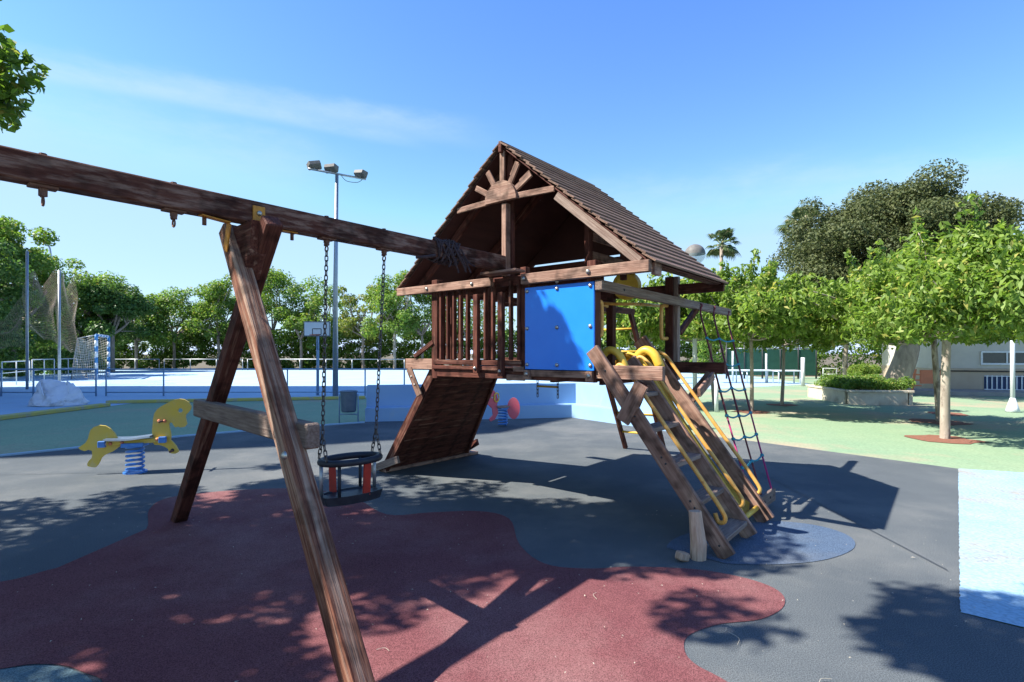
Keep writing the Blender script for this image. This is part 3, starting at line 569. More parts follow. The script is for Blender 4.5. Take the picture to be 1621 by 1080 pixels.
# ------------------------------------------------------------------ swing frame
zb0, zb1 = 2.303, 2.4406; zb = (zb0 + zb1) / 2
S = thing('swing_frame', W(-2.453, vc, 0), 'brown flaking swing beam on crossed timber legs fixed to the tower gable', 'swing frame')
def bu(x):   # u on the beam axis for pixel column x
    t = (x - 810.5) / F; q = W(0, vc, 0); return (t * q.y - q.x) / (UX - t * UY)
plank('swing_beam', W(-5.15, vc, zb), W(.10, vc, zb), zb1 - zb0, .115, Zv, 'beamwood', S, bevel=.008)
wv = Vector((.683, -.73, 0))
def aframe(u, feet=True):
    c = W(u, vc, 0); A = []
    A.append(plank('leg', c - wv * .24 - U * .06 + Zv * 2.30, c + wv * 1.60 - U * .04 + Zv * -.02, .108, .102, U, 'legwood', S, bevel=.010))
    A.append(plank('leg', c + wv * .22 + U * .06 + Zv * 2.30, c - wv * 2.0 + U * .0 + Zv * -.02, .105, .10, U, 'wood', S, bevel=.008))
    A.append(plank('cross_bar', c - wv * 1.16 - U * .03 + Zv * 1.075, c + wv * .88 + U * .03 + Zv * 1.075, .13, .075, Zv, 'greywood', S, bevel=.008))
    prism('beam_cradle', [(-.15, 0), (.15, 0), (.10, -.2), (.0, -.34), (-.10, -.2)], .10, Matrix.Translation(c + Zv * (zb0 - .005)) @ Matrix(((wv.x, UX, 0, 0), (wv.y, UY, 0, 0), (0, 0, 1, 0), (0, 0, 0, 1))), 'wood', S)
    b1 = plank('yellow_bracket', c + V * .064 * 1 + U * .02 + Zv * (zb0 - .04), c + V * .064 + U * .02 + Zv * (zb0 + .105), .075, .012, U, 'bolt_y', S)
    b1 = plank('yellow_bracket', c - U * .30 + V * .02 + Zv * (zb0 - .005), c - U * .13 + V * .0 + Zv * (zb0 - .015), .05, .008, V, 'bolt_y', S)
    plank('yellow_bracket', c - U * .13 - V * .0 + Zv * (zb0 - .015), c - U * .125 - wv * .1 + Zv * (zb0 - .17), .05, .008, V, 'bolt_y', S)
    plank('yellow_bracket', c + U * .13 + Zv * (zb0 - .006), c + U * .30 + Zv * (zb0 - .006), .05, .008, V, 'bolt_y', S)
    for p_ in (c - U * .27 + Zv * (zb0 - .035), c + U * .27 + Zv * (zb0 - .035)):
        tube('bracket_bolt', [p_ + Zv * .03, p_ - Zv * .02], .012, 'rust', S, 8)
    bolt(c + V * .07 + U * .02 + Zv * (zb0 + .06), V, .018, 'bolt', b1)
    bolt(c + wv * .88 - U * .12 + Zv * 1.0, -U, .022, 'bolt', A[0])
aframe(-2.453); aframe(-4.95)
# the yellow bracket sits on the face the camera sees (the v+ side)
def hanger(x, full=True):
    u = bu(x); p = W(u, vc, zb0); h_ = plank('hanger', p - U * .055 + Zv * -.006, p + U * .055 + Zv * -.006, .07, .014, V, 'rust', S)
    bm = bmesh.new(); tubebm(bm, [(0, 0, -.01), (0, 0, -.05)], .018, 8); tubebm(bm, [(-.022, 0, -.045), (.022, 0, -.045)], .01, 8)
    pts = [(.018 * math.cos(a), 0, -.075 + .02 * math.sin(a)) for a in [2 * math.pi * k / 12 for k in range(13)]]; tubebm(bm, pts, .005, 6, cap=False)
    boxbm(bm, .03, .03, .025, (0, 0, -.022))
    mesh_obj('hanger_shackle', bm, 'rust', h_, Matrix.Translation(p) @ Matrix.Rotation(-TH, 4, 'Z'))
    bm = bmesh.new(); tubebm(bm, [(0, 0, 0), (0, 0, .018)], .016, 6); mesh_obj('hanger_nut', bm, 'rust', h_, Matrix.Translation(p + Zv * (zb1 - zb0)))
    return u
for x in (68, 275): hanger(x)
ua, ub = hanger(517), hanger(608)
# tangled cord wound on the beam near the tower
ut = bu(707); bm = bmesh.new(); cT = W(ut, vc, zb); pts = []
for k in range(150):
    a = k * .62; uu = -.16 + .26 * (k / 150) + random.uniform(-.03, .03); rr_ = .088 + random.uniform(0, .022)
    q = U * uu + V * (rr_ * .85 * math.cos(a)) + Zv * (rr_ * 1.05 * math.sin(a)); pts.append(q)
tubebm(bm, pts, .0085, 5)
for k in range(9):
    a = U * random.uniform(-.1, .16) + V * .08 + Zv * random.uniform(-.05, .05); tubebm(bm, smoothpath([a, a + U * .05 - Zv * .08 + V * .01, a + U * random.uniform(.02, .16) - Zv * random.uniform(.1, .2)], 3), .008, 5)
tubebm(bm, smoothpath([U * -.20 + V * .07 - Zv * .06, U * -.30 + V * .07 - Zv * .085, U * -.38 + V * .04 - Zv * .1], 3), .012, 5)
tag(mesh_obj('tangled_cord', bm, 'chainrust', None, Matrix.Translation(cT)), 'dark tangled cord wound round the swing beam near the tower', 'cord')
# toddler swing
pA, pB = W(ua, vc, zb0 - .09), W(ub, vc, zb0 - .09); ctr = (pA + pB) / 2
sA = at(519, 700, pA.y + .05); sB = at(592, 700, pB.y - .10); mc = at(555.5, 727, (sA.y + sB.y) / 2)
Q = thing('toddler_swing', (mc.x, mc.y, 0), 'black toddler bucket swing with red crotch straps hanging on two chains', 'swing')
hx = (sB - sA); hx.z = 0; hx = hx.normalized(); hy = Zv.cross(hx)
zs = mc.z; rw = .218; rd = .135
ya, yb = Vector((mc.x, mc.y, zs)) - hx * .21, Vector((mc.x, mc.y, zs)) + hx * .20
for top_, yy in ((pA, ya), (pB, yb)):
    apex = yy + Zv * .20; bm = bmesh.new(); chain_bm(bm, (0, 0, 0), apex - top_); mesh_obj('chain', bm, 'chain', Q, Matrix.Translation(top_), smooth=True)
    for s_ in (-1, 1):
        e = yy + hy * s_ * .07 + Zv * .02; bm = bmesh.new(); chain_bm(bm, (0, 0, 0), e - apex); mesh_obj('chain', bm, 'chain', Q, Matrix.Translation(apex), smooth=True)
ring = [hx * rw * math.cos(a) + hy * rd * math.sin(a) for a in [2 * math.pi * k / 40 for k in range(41)]]
bm = bmesh.new(); tubebm(bm, ring, .025, 10, cap=False); bmesh.ops.remove_doubles(bm, verts=bm.verts[:], dist=.001)
Mc = Matrix.Translation(Vector((mc.x, mc.y, zs))); mesh_obj('seat_ring', bm, 'rubber', Q, Mc, smooth=True)
zt = zs - .235
bm = bmesh.new(); pr = [(hx * rw * 1.06 * max(-.82, min(.82, math.cos(a))) * 1.18 + hy * rd * .95 * math.sin(a)) for a in [2 * math.pi * k / 28 for k in range(28)]]
lo = [bm.verts.new(p * .92 - Zv * .062) for p in pr]; hi_ = [bm.verts.new(p) for p in pr]; ins = [bm.verts.new(p * .85) for p in pr]; cen_ = [bm.verts.new(p * .8 - Zv * .012) for p in pr]
for a_, b_ in ((lo, hi_), (hi_, ins), (ins, cen_)):
    for k in range(28): bm.faces.new((a_[k], a_[(k + 1) % 28], b_[(k + 1) % 28], b_[k]))
bm.faces.new(lo[::-1]); bm.faces.new(cen_); mesh_obj('seat_tray', bm, 'rubber', Q, Matrix.Translation(Vector((mc.x, mc.y, zt))))
for sx, sy in ((-.95, .25), (-.6, -.75), (.93, .25), (.55, .75)):
    p = Vector((mc.x, mc.y, zs)) + hx * rw * sx + hy * rd * sy; q = p.copy(); q.z = zt - .0
    tube('seat_rod', [p - Zv * .01, q], .0125 if sy != .25 else .014, 'steel' if sy == .25 else 'rubber', Q, 8)
for sx, sy, wd2 in ((-.42, .9, .05), (.32, -.93, .055)):
    p = Vector((mc.x, mc.y, zs)) + hx * rw * sx + hy * rd * sy; q = Vector((mc.x, mc.y, zt - .02)) + hx * rw * (sx + .0) + hy * rd * sy * .85
    plank('crotch_strap', p - Zv * .015, q, wd2, .022, hx, 'red', Q)

# ------------------------------------------------------------------ yellow spring horse
hb = G(214, 748); H = thing('spring_horse', hb, 'yellow horse-shaped spring rider with a blue coil spring on the left', 'spring rider', rz=R(14))
Hm = WM[H]; ks = hb.y / F / 7.715
def hz(p): return ((p[0] - 720) * ks, (985 - p[1]) * ks)
head = [(912, 560), (905, 470), (915, 380), (918, 330), (930, 270), (960, 220), (1010, 180), (1080, 140), (1150, 105), (1205, 95), (1260, 105), (1310, 140), (1335, 190), (1330, 230), (1300, 270), (1275, 295), (1272, 330), (1280, 370), (1288, 410), (1262, 445), (1215, 452), (1190, 440), (1160, 448), (1140, 420), (1125, 390), (1100, 385), (1088, 410), (1092, 450), (1105, 500), (1112, 560), (1105, 600), (1140, 640), (1170, 680), (1180, 710), (1196, 735), (1190, 760), (1160, 775), (1115, 770), (1090, 745), (1080, 710), (1040, 680), (990, 660), (935, 655), (912, 620)]
rump = [(560, 655), (520, 690), (480, 720), (430, 740), (395, 760), (365, 790), (350, 830), (330, 870), (305, 900), (265, 895), (225, 880), (222, 850), (240, 815), (265, 790), (275, 755), (270, 700), (235, 685), (195, 700), (150, 680), (130, 655), (165, 630), (205, 600), (230, 550), (240, 500), (255, 450), (290, 415), (345, 395), (410, 405), (460, 440), (500, 490), (530, 550), (560, 590)]
eye = [hz((1215 + 28 * math.cos(a), 240 + 28 * math.sin(a))) for a in [2 * math.pi * k / 12 for k in range(12)]]
prism('head_plate', [hz(p) for p in head], .03, Hm, 'horse', H, holes=(eye,)); prism('rump_plate', [hz(p) for p in rump], .03, Hm, 'horse', H)
def hl(x, y, z): return Hm @ Vector((x, y, z))
zt_ = hz((0, 560))[1]
sp = smoothpath([hl(hz((430, 0))[0], 0, hz((0, 572))[1]), hl(hz((660, 0))[0], 0, hz((0, 578))[1]), hl(hz((920, 0))[0], 0, hz((0, 548))[1])], 4)
bm = bmesh.new(); rows = []
for p in sp: rows.append([bm.verts.new(p - hl(0, 0, 0) + (Hm.to_3x3() @ Vector((0, y, z)))) for y, z in ((-.13, 0), (-.12, .02), (.12, .02), (.13, 0), (0, -.012))])
for a_, b_ in zip(rows, rows[1:]):
    for k in range(5): bm.faces.new((a_[k], a_[(k + 1) % 5], b_[(k + 1) % 5], b_[k]))
bm.faces.new(rows[0]); bm.faces.new(rows[-1][::-1]); bmesh.ops.recalc_face_normals(bm, faces=bm.faces[:]); mesh_obj('seat', bm, 'bin', H, Matrix.Translation(hl(0, 0, 0)))
plank('carrier_board', hl(hz((450, 0))[0], -.04, hz((0, 612))[1]), hl(hz((1060, 0))[0], -.04, hz((0, 590))[1]), .055, .04, Zv, 'horse', H)
for x_, y_ in ((400, 617), (1042, 587)):
    plank('blue_end', hl(hz((x_ - 38, 0))[0], -.075, hz((0, y_))[1]), hl(hz((x_ + 38, 0))[0], -.075, hz((0, y_))[1]), .075, .05, Zv, 'springblue', H)
for x_, y_ in ((482, 614), (605, 608), (980, 585), (1045, 366), (985, 362), (1130, 730)): bolt(hl(hz((x_, 0))[0], -.062 if y_ > 500 and y_ < 700 else -.018, hz((0, y_))[1]), (Hm.to_3x3() @ Vector((0, -1, 0))), .022, 'terra' if y_ < 640 else 'blackm', H)
tube('hand_bar', [hl(hz((1020, 0))[0], -.12, hz((0, 364))[1]), hl(hz((1020, 0))[0], .12, hz((0, 364))[1])], .014, 'rust', H); tube('foot_bar', [hl(hz((1130, 0))[0], -.10, hz((0, 735))[1]), hl(hz((1130, 0))[0], .10, hz((0, 735))[1])], .014, 'rust', H)
ztop = hz((0, 640))[1]; nt_ = 6
pts = [hl(.092 * math.cos(a), .092 * math.sin(a), .02 + (ztop - .03) * a / (2 * math.pi * nt_)) for a in [2 * math.pi * nt_ * k / 110 for k in range(111)]]
tube('spring', pts, .014, 'springblue', H, 7); plank('spring_cap', hl(-.12, 0, ztop), hl(.12, 0, ztop), .2, .05, Hm.to_3x3() @ Vector((0, 1, 0)), 'springblue', H)
bm = bmesh.new(); tubebm(bm, [(0, 0, -.01), (0, 0, .02)], .13, 20); mesh_obj('spring_base', bm, 'springblue', H, Matrix.Translation(hb))
# ------------------------------------------------------------------ pink spring rider
pb_ = G(796, 675); K_ = thing('spring_animal', pb_, 'small pink spring rider on blue coil near the blue wall', 'spring rider', rz=R(35)); Km = WM[K_]
def kl(x, y, z): return Km @ Vector((x, y, z))
def oval(cx, cz, a, b, n=18, rot=0): return [(cx + a * math.cos(t) * math.cos(rot) - b * math.sin(t) * math.sin(rot), cz + a * math.cos(t) * math.sin(rot) + b * math.sin(t) * math.cos(rot)) for t in [2 * math.pi * k / n for k in range(n)]]
prism('rump_plate', oval(.22, .37, .13, .22), .03, Km @ Matrix.Rotation(R(-40), 4, 'Z'), 'pink', K_)
prism('head_plate', [(-.12, .28), (-.20, .16), (-.30, .12), (-.33, .17), (-.24, .25), (-.26, .38), (-.36, .46), (-.38, .58), (-.32, .66), (-.30, .75), (-.22, .74), (-.16, .66), (-.13, .55), (-.15, .42)], .03, Km, 'pink', K_)
rg = [kl(-.17 + .055 * math.cos(a), -.03, .60 + .09 * math.sin(a)) for a in [2 * math.pi * k / 16 for k in range(17)]]; tube('handle_ring', rg, .014, 'yellow', K_)
plank('seat', kl(-.16, 0, .405), kl(.2, 0, .405), .22, .03, Km.to_3x3() @ Vector((0, 1, 0)), 'greywood', K_)
pts = [kl(.09 * math.cos(a), .09 * math.sin(a), .02 + .34 * a / (2 * math.pi * 6)) for a in [2 * math.pi * 6 * k / 100 for k in range(101)]]; tube('spring', pts, .015, 'springblue', K_, 7)
plank('spring_cap', kl(-.1, 0, .375), kl(.1, 0, .375), .18, .03, Km.to_3x3() @ Vector((0, 1, 0)), 'springblue', K_)
for x_ in (-.27,): bolt(kl(x_, -.018, .6), Km.to_3x3() @ Vector((0, -1, 0)), .02, 'white', K_)

# ------------------------------------------------------------------ railings
def railing(name, pts, h, label, group=None, lower=(.13,), m='bluegrey', posts=None, r=.022):
    t = thing(name, pts[0], label, 'railing', group)
    for i in range(len(pts) - 1): 
        a, b = Vector(pts[i]), Vector(pts[i + 1])
        tube('top_rail', [a + Zv * h, b + Zv * h], r, m, t, 8)
        for l in lower: tube('lower_rail', [a + Zv * l, b + Zv * l], r * .8, m, t, 8)
    for p in (posts or pts): tube('rail_post', [Vector(p), Vector(p) + Zv * h], r, m, t, 8)
    return t
fa, fb = Vector((-22, 18.45, 0)), Vector((yk3.x + 2, yk3.y + .6, 0))
def onrail(x): 
    t = (x - 810.5) / F; s = (fa.x - t * fa.y) / ((t * (fb.y - fa.y)) - (fb.x - fa.x)); return fa.lerp(fb, s)
railing('court_railing', [onrail(-60), onrail(153)], .93, 'long blue-grey railing left of the goal with white sack in front', 'front railings of the court', (.13, ), posts=[onrail(x) for x in (-60, 2, 53, 152)], r=.028)
railing('court_railing', [onrail(168), onrail(644)], .93, 'long blue-grey railing running behind the swing legs and floodlight pole', 'front railings of the court', (.13,), posts=[onrail(x) for x in (168, 259, 358, 455, 515, 578, 640)], r=.026)
railing('side_railing', [G(3, 613), G(47, 606)], 1.1, 'short pale railing section nearest on the left of the court', 'left side railings', (.6,), 'whitepaint', posts=[G(3, 613), G(26, 609), G(47, 606)])
railing('side_railing', [G(51, 605), G(86, 601)], 1.15, 'middle pale railing section on the left of the court', 'left side railings', (.6,), 'whitepaint', posts=[G(51, 605), G(70, 603), G(86, 601)])
railing('side_railing', [G(96, 600), G(122, 598)], 1.15, 'farthest pale railing section left of the handball goal', 'left side railings', (.6,), 'whitepaint', posts=[G(96, 600), G(108, 599), G(122, 598)])
yb_ = 46.0
def bx_(x): return Vector(((x - 810.5) / F * yb_, yb_, 0))
for (x0, x1, lb) in ((176, 252, 'right of the handball goal'), (260, 384, 'behind the yellow spring horse'), (392, 640, 'behind the basketball hoop'), (650, 940, 'behind the play tower')):
    n = max(1, round((x1 - x0) / 42)); railing('far_railing', [bx_(x0), bx_(x1)], .95, 'far thin grey railing along the hedge, ' + lb, 'far railings of the court', (.12,), 'steel', posts=[bx_(x0 + (x1 - x0) * k / n) for k in range(n + 1)], r=.035)

# ------------------------------------------------------------------ handball goal
g0, g1 = at(152.5, 597, 30), at(172, 597, 33.2); g0.z = g1.z = 0
D = thing('handball_goal', g0, 'blue and white striped handball goal with net at the left', 'goal'); gh = 2.5
bd_ = Vector((-1.25, .25, 0))
for p in (g0, g1):
    for k in range(8): 
        a = p + Zv * gh * k / 8; tube('post_band', [a, a + Zv * gh / 8], .08, 'bluepaint' if k % 2 else 'board', D, 8)
for k in range(9): tube('crossbar_band', [g0.lerp(g1, k / 9) + Zv * gh, g0.lerp(g1, (k + 1) / 9) + Zv * gh], .075, 'board' if k % 2 else 'bluepaint', D, 6)
for p in (g0, g1): tube('net_stay', [p + Zv * gh, p + bd_ + Zv * gh * .93, p + bd_ * 1.35], .03, 'steel', D, 6)
def netbm(P00, P10, P11, P01, nu, nv, r, sag=0, jit=0):
    """cord grid over a bilinear patch"""
    bm = bmesh.new(); c = P00.copy()
    def q(a, b):
        p = P00.lerp(P10, a).lerp(P01.lerp(P11, a), b); p = p + Zv * (-sag * math.sin(math.pi * a) * (.4 + .6 * b)) + Vector((0, -sag * .5 * math.sin(math.pi * b), 0))
        if jit: p = p + Vector((jit * mnoise.noise(Vector((a * 2.5, b * 2.5, 1))), 0, jit * mnoise.noise(Vector((a * 2.5, b * 3, 5)))))
        return p - c
    for i in range(nu + 1): tubebm(bm, [q(i / nu, k / 8) for k in range(9)], r, 3, cap=False)
    for j in range(nv + 1): tubebm(bm, [q(k / 8, j / nv) for k in range(9)], r, 3, cap=False)
    return bm, c
for P in ((g0 + bd_ * 1.35, g1 + bd_ * 1.35, g1 + bd_ + Zv * gh * .93, g0 + bd_ + Zv * gh * .93), (g0, g0 + bd_ * 1.3, g0 + bd_ + Zv * gh * .93, g0 + Zv * gh), (g1, g1 + bd_ * 1.3, g1 + bd_ + Zv * gh * .93, g1 + Zv * gh)):
    bm, c = netbm(*P, 11, 16, .011, .1, .05); mesh_obj('net', bm, 'netw', D, Matrix.Translation(c))
# ------------------------------------------------------------------ ball-stop net and its poles
n0, n1 = at(43, 620, 22), at(94, 606, 25); n0.z = n1.z = 0
B_ = thing('ball_stop_net', n0, 'tall sagging tan ball-stop net between two grey poles on the left', 'net')
tube('net_pole', [n0, n0 + Zv * (at(43, 398, 22).z)], .05, 'steel', B_); tube('net_pole', [n1, n1 + Zv * (at(95, 428, 25).z)], .055, 'steel', B_)
n2 = at(122, 470, 28); n3 = at(128, 560, 28)
for P in ((at(45, 520, 22), at(95, 540, 25), at(94, 430, 25), at(45, 430, 22)), (at(95, 548, 25), at(130, 556, 29), at(122, 440, 29), at(95, 432, 25)), (at(-30, 545, 22), at(44, 545, 22), at(44, 470, 22), at(-30, 500, 22))):
    bm, c = netbm(*P, 26, 30, .0034, .45, .35); mesh_obj('net', bm, 'netb', B_, Matrix.Translation(c))
# ------------------------------------------------------------------ white sack
sb = G(92, 641); bm = bmesh.new(); 
for k in range(70):
    a = random.uniform(0, 6.283); z = random.random() ** 1.2; rr_ = (1 - .62 * z ** 1.6) * (1 + .05 * math.sin(3 * a)) * random.uniform(.90, 1.06)
    bm.verts.new((math.cos(a) * .80 * rr_ - .06 * z, math.sin(a) * .55 * rr_, .56 * z * random.uniform(.80, 1.06) * (1 - .18 * abs(math.cos(a) * rr_ + .35))))
for p_ in ((-.42, -.05, .74), (-.30, .1, .70), (.30, .05, .68), (.05, -.1, .60), (.62, 0, .42), (-.70, 0, .34)): bm.verts.new(p_)
for k in range(14): a = k * 6.283 / 14; bm.verts.new((math.cos(a) * .74, math.sin(a) * .5, 0))
r_ = bmesh.ops.convex_hull(bm, input=bm.verts[:]); bmesh.ops.delete(bm, geom=list({g for g in r_['geom_interior'] + r_['geom_unused'] if isinstance(g, bmesh.types.BMVert) and g.is_valid}), context='VERTS')
bmesh.ops.subdivide_edges(bm, edges=bm.edges[:], cuts=6, use_grid_fill=True)
for v in bm.verts:
    q = v.co; n_ = q.normalized()
    w_ = Vector((q.x * 1.0, q.y, q.z * 2.2)) + Vector((mnoise.noise(q * 2.2), mnoise.noise(q * 2.2 + Vector((9, 0, 0))), 0)) * .35; d_ = .07 * mnoise.noise(q * 2.4 + Vector((2, 0, 0))) - .20 * abs(mnoise.noise(w_ * 2.6)) - .10 * abs(mnoise.noise(w_ * 5.5)) - .04 * abs(mnoise.noise(w_ * 12)) + .06
    v.co = q + Vector((n_.x, n_.y, n_.z * .8)) * d_ * (1 if q.z > .02 else .3); v.co.z = max(0, v.co.z)
sack_o = tag(mesh_obj('rubble_sack', bm, 'sack', None, Matrix.Translation(sb), smooth=True), 'large crumpled white woven sack on the court by the railing', 'sack')
tube('lifting_loop', smoothpath([sb + Vector(p) for p in ((.34, -.12, .58), (.44, -.2, .70), (.55, -.3, .58), (.60, -.36, .36))], 4), .016, 'sack', sack_o, 5)
tube('lifting_loop', smoothpath([sb + Vector(p) for p in ((-.40, -.1, .64), (-.30, -.25, .62), (-.16, -.36, .46), (-.02, -.46, .3))], 4), .016, 'sack', sack_o, 5)
# ------------------------------------------------------------------ litter bin
bb = G(552, 670); bt = thing('litter_bin', bb, 'blue-grey litter bin hung in a tube frame on the green paving', 'bin'); bw = .2
bm = bmesh.new(); tubebm(bm, [(0, 0, .24), (0, 0, .28), (0, 0, .66), (0, 0, .68)], [.14, .155, .175, .172], 16)
mesh_obj('bin_body', bm, 'bin', bt, Matrix.Translation(bb), smooth=False)
tube('bin_rim', [bb + Vector((.176 * math.cos(a), .176 * math.sin(a), .68)) for a in [2 * math.pi * k / 20 for k in range(21)]], .012, 'bin', bt)
for s_ in (-1, 1): tube('bin_leg', [bb + Vector((s_ * .2, 0, 0)), bb + Vector((s_ * .2, 0, .62))], .014, 'bluegrey', bt)
tube('bin_cross_tube', [bb + Vector((-.2, 0, .19)), bb + Vector((.2, 0, .19))], .014, 'bluegrey', bt)
# ------------------------------------------------------------------ basketball hoop
Yh = 18.9; hp = Vector(((503 - 810.5) / F * Yh, Yh, 0)); hp2 = thing('basketball_hoop', hp, 'white basketball backboard with black square on a thin post', 'basketball hoop')
z1 = at(0, 510, Yh).z; z0 = at(0, 533, Yh).z; x0_ = at(487, 0, Yh).x; x1_ = at(528, 0, Yh).x; yb2 = Yh - .35
tube('hoop_post', [hp, hp + Zv * (z0 + .1)], .05, 'bluegrey', hp2); tube('hoop_stay', [hp + Zv * (z0 - .5), Vector(((x0_ + x1_) / 2, yb2 + .03, z0 + .15))], .03, 'bluegrey', hp2); tube('hoop_arm', [hp + Zv * (z0), Vector(((x0_ + x1_) / 2, yb2 + .03, z0 + .3))], .03, 'bluegrey', hp2)
k_ = plank('backboard', (x0_, yb2, (z0 + z1) / 2), (x1_, yb2, (z0 + z1) / 2), z1 - z0, .03, Zv, 'board', hp2)
def rectline(cx, cz, w_, h_, t, par, m='blackm'):
    for (ax, az, bx2, bz) in ((-1, -1, 1, -1), (-1, 1, 1, 1), (-1, -1, -1, 1), (1, -1, 1, 1)):
        plank('board_line', (cx + ax * w_ / 2, yb2 - .018, cz + az * h_ / 2), (cx + bx2 * w_ / 2, yb2 - .018, cz + bz * h_ / 2), t, .004, (0, 0, 1) if az == bz else (1, 0, 0), m, par, 0.0005)
rectline((x0_ + x1_) / 2, (z0 + z1) / 2, x1_ - x0_ - .03, z1 - z0 - .03, .02, k_); rectline((x0_ + x1_) / 2, z0 + .16, .30, .20, .025, k_)
tube('rim', [Vector(((x0_ + x1_) / 2 + .16 * math.cos(a), yb2 - .22 + .16 * math.sin(a), z0 + .04)) for a in [2 * math.pi * k / 20 for k in range(21)]], .012, 'terra', hp2)
# ------------------------------------------------------------------ floodlight mast
Yf = 18.3; fp = Vector(((531 - 810.5) / F * Yf, Yf, 0)); fl = thing('floodlight_mast', fp, 'tall grey mast with three floodlights on a cross arm', 'floodlight'); zt2 = at(0, 276, Yf).z
bm = bmesh.new(); tubebm(bm, [(0, 0, 0), (0, 0, zt2 * .5), (.05, 0, zt2)], [.095, .075, .055], 12); mesh_obj('mast', bm, 'steel', fl, Matrix.Translation(fp), smooth=True)
a1, a2 = at(488, 267, Yf - .5), at(579, 284, Yf + .5); tube('cross_arm', [a1, a2], .035, 'steel', fl)
for t, tilt, rz in ((.10, .5, .5), (.38, .15, -.1), (.90, -.2, -.4)):
    p = a1.lerp(a2, t) + Zv * .17; bm = bmesh.new(); boxbm(bm, .46, .26, .26, bevel=.03)
    for v in bm.verts:
        if v.co.y > 0: v.co.z *= .6; v.co.x *= .85
    Mx = Matrix.Translation(p) @ Matrix.Rotation(rz + math.pi, 4, 'Z') @ Matrix.Rotation(tilt * .5, 4, 'Y') @ Matrix.Rotation(.35, 4, 'X')
    q_ = mesh_obj('lamp_head', bm, 'lampbox', fl, Mx); bm = bmesh.new(); boxbm(bm, .40, .02, .21); mesh_obj('lamp_glass', bm, 'lens', q_, Mx @ Matrix.Translation((0, -.135, 0)))
    tube('lamp_bracket', [p - Zv * .17, p - Zv * .08], .02, 'steel', fl)
tube('cable', smoothpath([a1.lerp(a2, .55), a1.lerp(a2, .65) - Zv * .18, a1.lerp(a2, .85) - Zv * .16, a1.lerp(a2, .95)], 4), .01, 'blackm', fl, 5)
# globe lamp behind the roof eave
Yg = 15.0; gp = Vector(((1100 - 810.5) / F * Yg, Yg, 0)); gl = thing('globe_lamp', gp, 'park lamp with a smoked grey globe on a white pole behind the tower roof', 'street lamp'); zg = at(0, 403, Yg).z
tube('lamp_pole', [gp, gp + Zv * (zg - .25)], .06, 'whitepaint', gl); 
bm = bmesh.new(); bmesh.ops.create_uvsphere(bm, u_segments=24, v_segments=14, radius=.285); bmesh.ops.delete(bm, geom=[v for v in bm.verts if v.co.z > .02], context='VERTS'); mesh_obj('globe', bm, 'globe', gl, Matrix.Translation(gp + Zv * zg), smooth=True)
bm = bmesh.new(); bmesh.ops.create_uvsphere(bm, u_segments=24, v_segments=14, radius=.285); bmesh.ops.delete(bm, geom=[v for v in bm.verts if v.co.z < -.02], context='VERTS'); mesh_obj('globe_cap', bm, 'lampbox', gl, Matrix.Translation(gp + Zv * zg), smooth=True)
tube('lamp_collar', [gp + Zv * (zg - .36), gp + Zv * (zg - .22)], .09, 'whitepaint', gl)
# far curved lamp on the left
p0 = at(83, 590, 60); p0.z = 0; fl2 = thing('road_lamp', p0, 'thin distant curved road lamp above the left trees', 'street lamp')
tube('lamp_pole', smoothpath([p0, at(83, 450, 60), at(80, 400, 60), at(76, 388, 60), at(71, 382, 60)], 4), .09, 'steel', fl2, 6); plank('lamp_head', at(66, 383, 60), at(74, 381, 60), .3, .14, (0, 1, 0), 'blackm', fl2)

# ------------------------------------------------------------------ trees behind the court
LT = 'trees behind the court'
def bt_(name, x, ytop, hw, Y, label, lm, N=5200, size=.22, K=34, trk=.16, ybot=572, seedr=1.0, group=LT, bark='bark', low=-.7):
    b = Vector(((x - 810.5) / F * Y, Y, 0)); hw *= 1.15; ytop -= 10; zt = at(0, ytop, Y).z; zb_ = at(0, ybot, Y).z; rx = hw / F * Y
    return tree(name, b, label, (b.x, b.y, (zt + zb_) / 2), (rx * .95, rx * .95, (zt - zb_) / 2 * .92), K, rx * .33, int(N * 1.15), size, lm, group, trk, bark, low=low, aspect=.6)
bt_('broadleaf_tree', 275, 452, 46, 50, 'round-crowned tree just left of the crossed swing legs', 'leaf', 9000)
bt_('broadleaf_tree', 345, 438, 40, 50, 'tall loose tree seen left of the crossed swing legs, behind the rear leg', 'leaf', 9000)
bt_('broadleaf_tree', 432, 424, 46, 52, 'tall darker tree directly right of the crossed swing legs', 'leaf', 10000)
bt_('broadleaf_tree', 476, 462, 30, 50, 'thin open tree with pale forked trunk left of the basketball board', 'leaf', 3600, K=20)
bt_('broadleaf_tree', 520, 442, 40, 52, 'tree behind the basketball board and floodlight mast', 'leaf', 7000)
bt_('broadleaf_tree', 575, 446, 34, 50, 'yellowish thin tree right of the floodlight mast', 'leaf_yel', 4200, K=22)
bt_('broadleaf_tree', 625, 424, 42, 48, 'tall tree behind the right swing chain beside the tower', 'leaf', 8000, bark='palebark')
bt_('broadleaf_tree', 668, 440, 40, 50, 'tree seen behind the slats of the tower', 'leaf', 7000)
bt_('broadleaf_tree', 740, 455, 50, 52, 'tree behind the middle of the tower, seen between its slats', 'leaf', 5000)
bt_('broadleaf_tree', 215, 470, 34, 48, 'small darker tree right of the handball goal', 'leaf_dk', 6000)
LG = 'tall trees at the left'
bt_('tall_tree', 22, 338, 52, 34, 'tallest leafy tree at the left edge above the railing', 'leaf', 16000, .22, 48, .22, 600, group=LG)
bt_('tall_tree', 60, 400, 40, 40, 'leafy tree behind the sagging ball-stop net', 'leaf', 10000, .22, 36, .2, 590, group=LG)
bt_('tall_tree', 128, 420, 50, 42, 'wide dark tree directly above the handball goal', 'leaf', 14000, .22, 44, .2, 575, group=LG)
